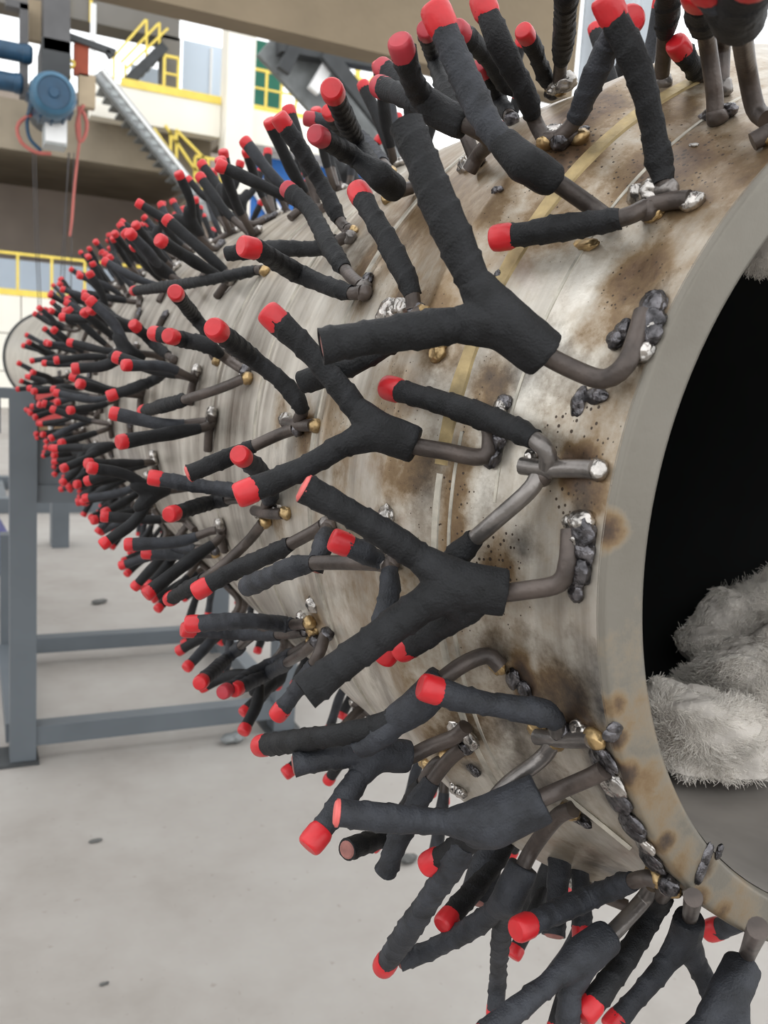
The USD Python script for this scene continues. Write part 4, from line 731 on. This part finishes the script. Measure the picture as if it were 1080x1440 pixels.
cable([(110, 150), (112, 190), (108, 230), (104, 270), (101, 310), (98, 332)], 2.2, 'cable_red', 'thin red cable hanging straight down from the hoist')
cable([(48, 160), (32, 168), (24, 180), (30, 200), (50, 214), (72, 216)], 3.0, 'cable_red', 'red cable looping left of the control box')
cable([(42, 150), (38, 172), (42, 195), (58, 212)], 3.0, 'motor_blue', 'blue cable beside the red loop left of the control box')
cable([(118, 148), (112, 158), (108, 176), (112, 200), (120, 190), (122, 172), (116, 156)], 3.0, 'cable_red', 'bundle of red cable right of the control box')
for i, (x0, x1, yb) in enumerate([(46, 54, 440), (50, 58, 445), (98, 84, 440), (96, 90, 440), (104, 100, 430)]):
    cable([(x0, 215), ((x0 + x1) / 2 - 1, 320), (x1, yb), (x1 + 2, 620)], .8, 'cable_dark', ['leftmost thin dark hoist chain against the shaded recess', 'second thin dark hoist chain from the left', 'thin dark cord slanting left under the red cable', 'thin dark cord just left of the red cable', 'thin dark cord right of the red cable'][i], 'cord')
# pale sheet hanging at the right end of the overhead beam
m = []
ps = thing('plastic_sheet', 'pale bluish translucent sheet hanging beside the overhead beam, top right', 'sheet', on_y((870, 100), 7.4))
xs = np.linspace(on_y((816, 60), 7.4)[0], on_y((935, 60), 7.4)[0], 60); zs = np.array([0.3, 2, 4, zB + 1.4]); V = []
for z in zs:
    for i, x in enumerate(xs): V.append((x, 7.4 + .05 * math.sin(i * .35) + .03 * math.sin(i * .8 + z), z))
n = len(xs); V = np.array(V); Fq = [(r_ * n + i, r_ * n + i + 1, (r_ + 1) * n + i + 1, (r_ + 1) * n + i) for r_ in range(3) for i in range(n - 1)]
V2 = np.vstack([V, V + [0, .01, 0]]); Fq = np.array(Fq); Fq = np.vstack([Fq, Fq[:, ::-1] + len(V)]); obj('sheet_cloth', (V2, Fq), 'sheet_pale', ps, smooth=True)

# ------------------------------------------------------------------ a crouching worker at the left picture edge
pf = floor_px((-26, 872)); w = thing('person', 'crouching person in a violet top, denim trousers and dark shoes at the left edge', 'person', pf)
def B(x, y, z): return pf + np.array([x, y, z])
legs_b, arms_b, feet_b, hands_b = [], [], [], []
for sg in (-1, 1):
    hip, knee, ank, toe = B(.02, sg * .09, .36), B(-.30, sg * .13, .47), B(-.10, sg * .11, .09), B(-.24, sg * .12, .03)
    legs_b += [((hip, .095), (knee, .066)), ((knee, .062), (ank, .043))]; feet_b += [((B(-.06, sg * .11, .045), .042), (toe, .034))]
    sh, el, wr = B(-.17, sg * .19, .74), B(-.34, sg * .22, .52), B(-.50, sg * .10, .50)
    arms_b += [((sh, .058), (el, .044)), ((el, .042), (wr, .031))]; palm = B(-.56, sg * .08, .50); hands_b += [((wr, .026), (palm, .03))]
    for f_, (dy, ln) in enumerate(((-.030, .062), (-.010, .072), (.010, .068), (.028, .052))):
        a_ = palm + [-.015, dy, 0]; hands_b += [((a_, .010), (a_ + [-ln * .6, 0, -.010], .009)), ((a_ + [-ln * .6, 0, -.010], .009), (a_ + [-ln, 0, -.035], .008))]
    hands_b += [((palm + [.01, -sg * .03, 0], .012), (palm + [-.03, -sg * .055, -.015], .010))]
torso = [((B(.02, -.07, .36), .11), (B(.02, .07, .36), .11)), ((B(.02, 0, .38), .13), (B(-.10, 0, .60), .135)), ((B(-.10, 0, .60), .135), (B(-.16, -.10, .73), .085)), ((B(-.10, 0, .60), .135), (B(-.16, .10, .73), .085))]
head = [((B(-.18, 0, .76), .055), (B(-.24, 0, .86), .052)), ((B(-.25, 0, .92), .088), (B(-.31, 0, .88), .066)), ((B(-.36, 0, .895), .014), (B(-.375, 0, .875), .015)), ((B(-.27, .085, .90), .02), (B(-.26, .09, .88), .016)), ((B(-.27, -.085, .90), .02), (B(-.26, -.09, .88), .016)), ((B(-.33, -.02, .85), .04), (B(-.33, .02, .85), .04))]
obj('body', hull_smooth(torso + head + legs_b + arms_b + hands_b + feet_b, .012, 5, 0), 'skin_tone', w, smooth=True)
fat = lambda bs, e: [((p, r + e), (q_, t_ + e)) for (p, r), (q_, t_) in bs]
obj('violet_top', hull_smooth(fat(torso + arms_b, .012), .014, 6, .003, 4), 'cloth_violet', w, smooth=True)
obj('trousers', hull_smooth(fat(legs_b + torso[:1], .013), .014, 6, .003, 5), 'cloth_denim', w, smooth=True)
for bn_ in feet_b: obj('shoe', hull_smooth(fat([bn_], .012), .01, 4, 0), 'shoe_dark', w, smooth=True)
obj('hair', hull_smooth([((B(-.235, 0, .945), .092), (B(-.22, 0, .90), .075))], .01, 4, .002), 'hair_black', w, smooth=True)
for sg in (-1, 1): obj('eye', trimesh.creation.icosphere(2, .011).apply_translation(B(-.372, sg * .03, .915)), 'white_paint', w); 
obj('mouth', hull_smooth([((B(-.368, -.018, .838), .006), (B(-.368, .018, .838), .006))], .004, 2, 0), 'rust_red', w)
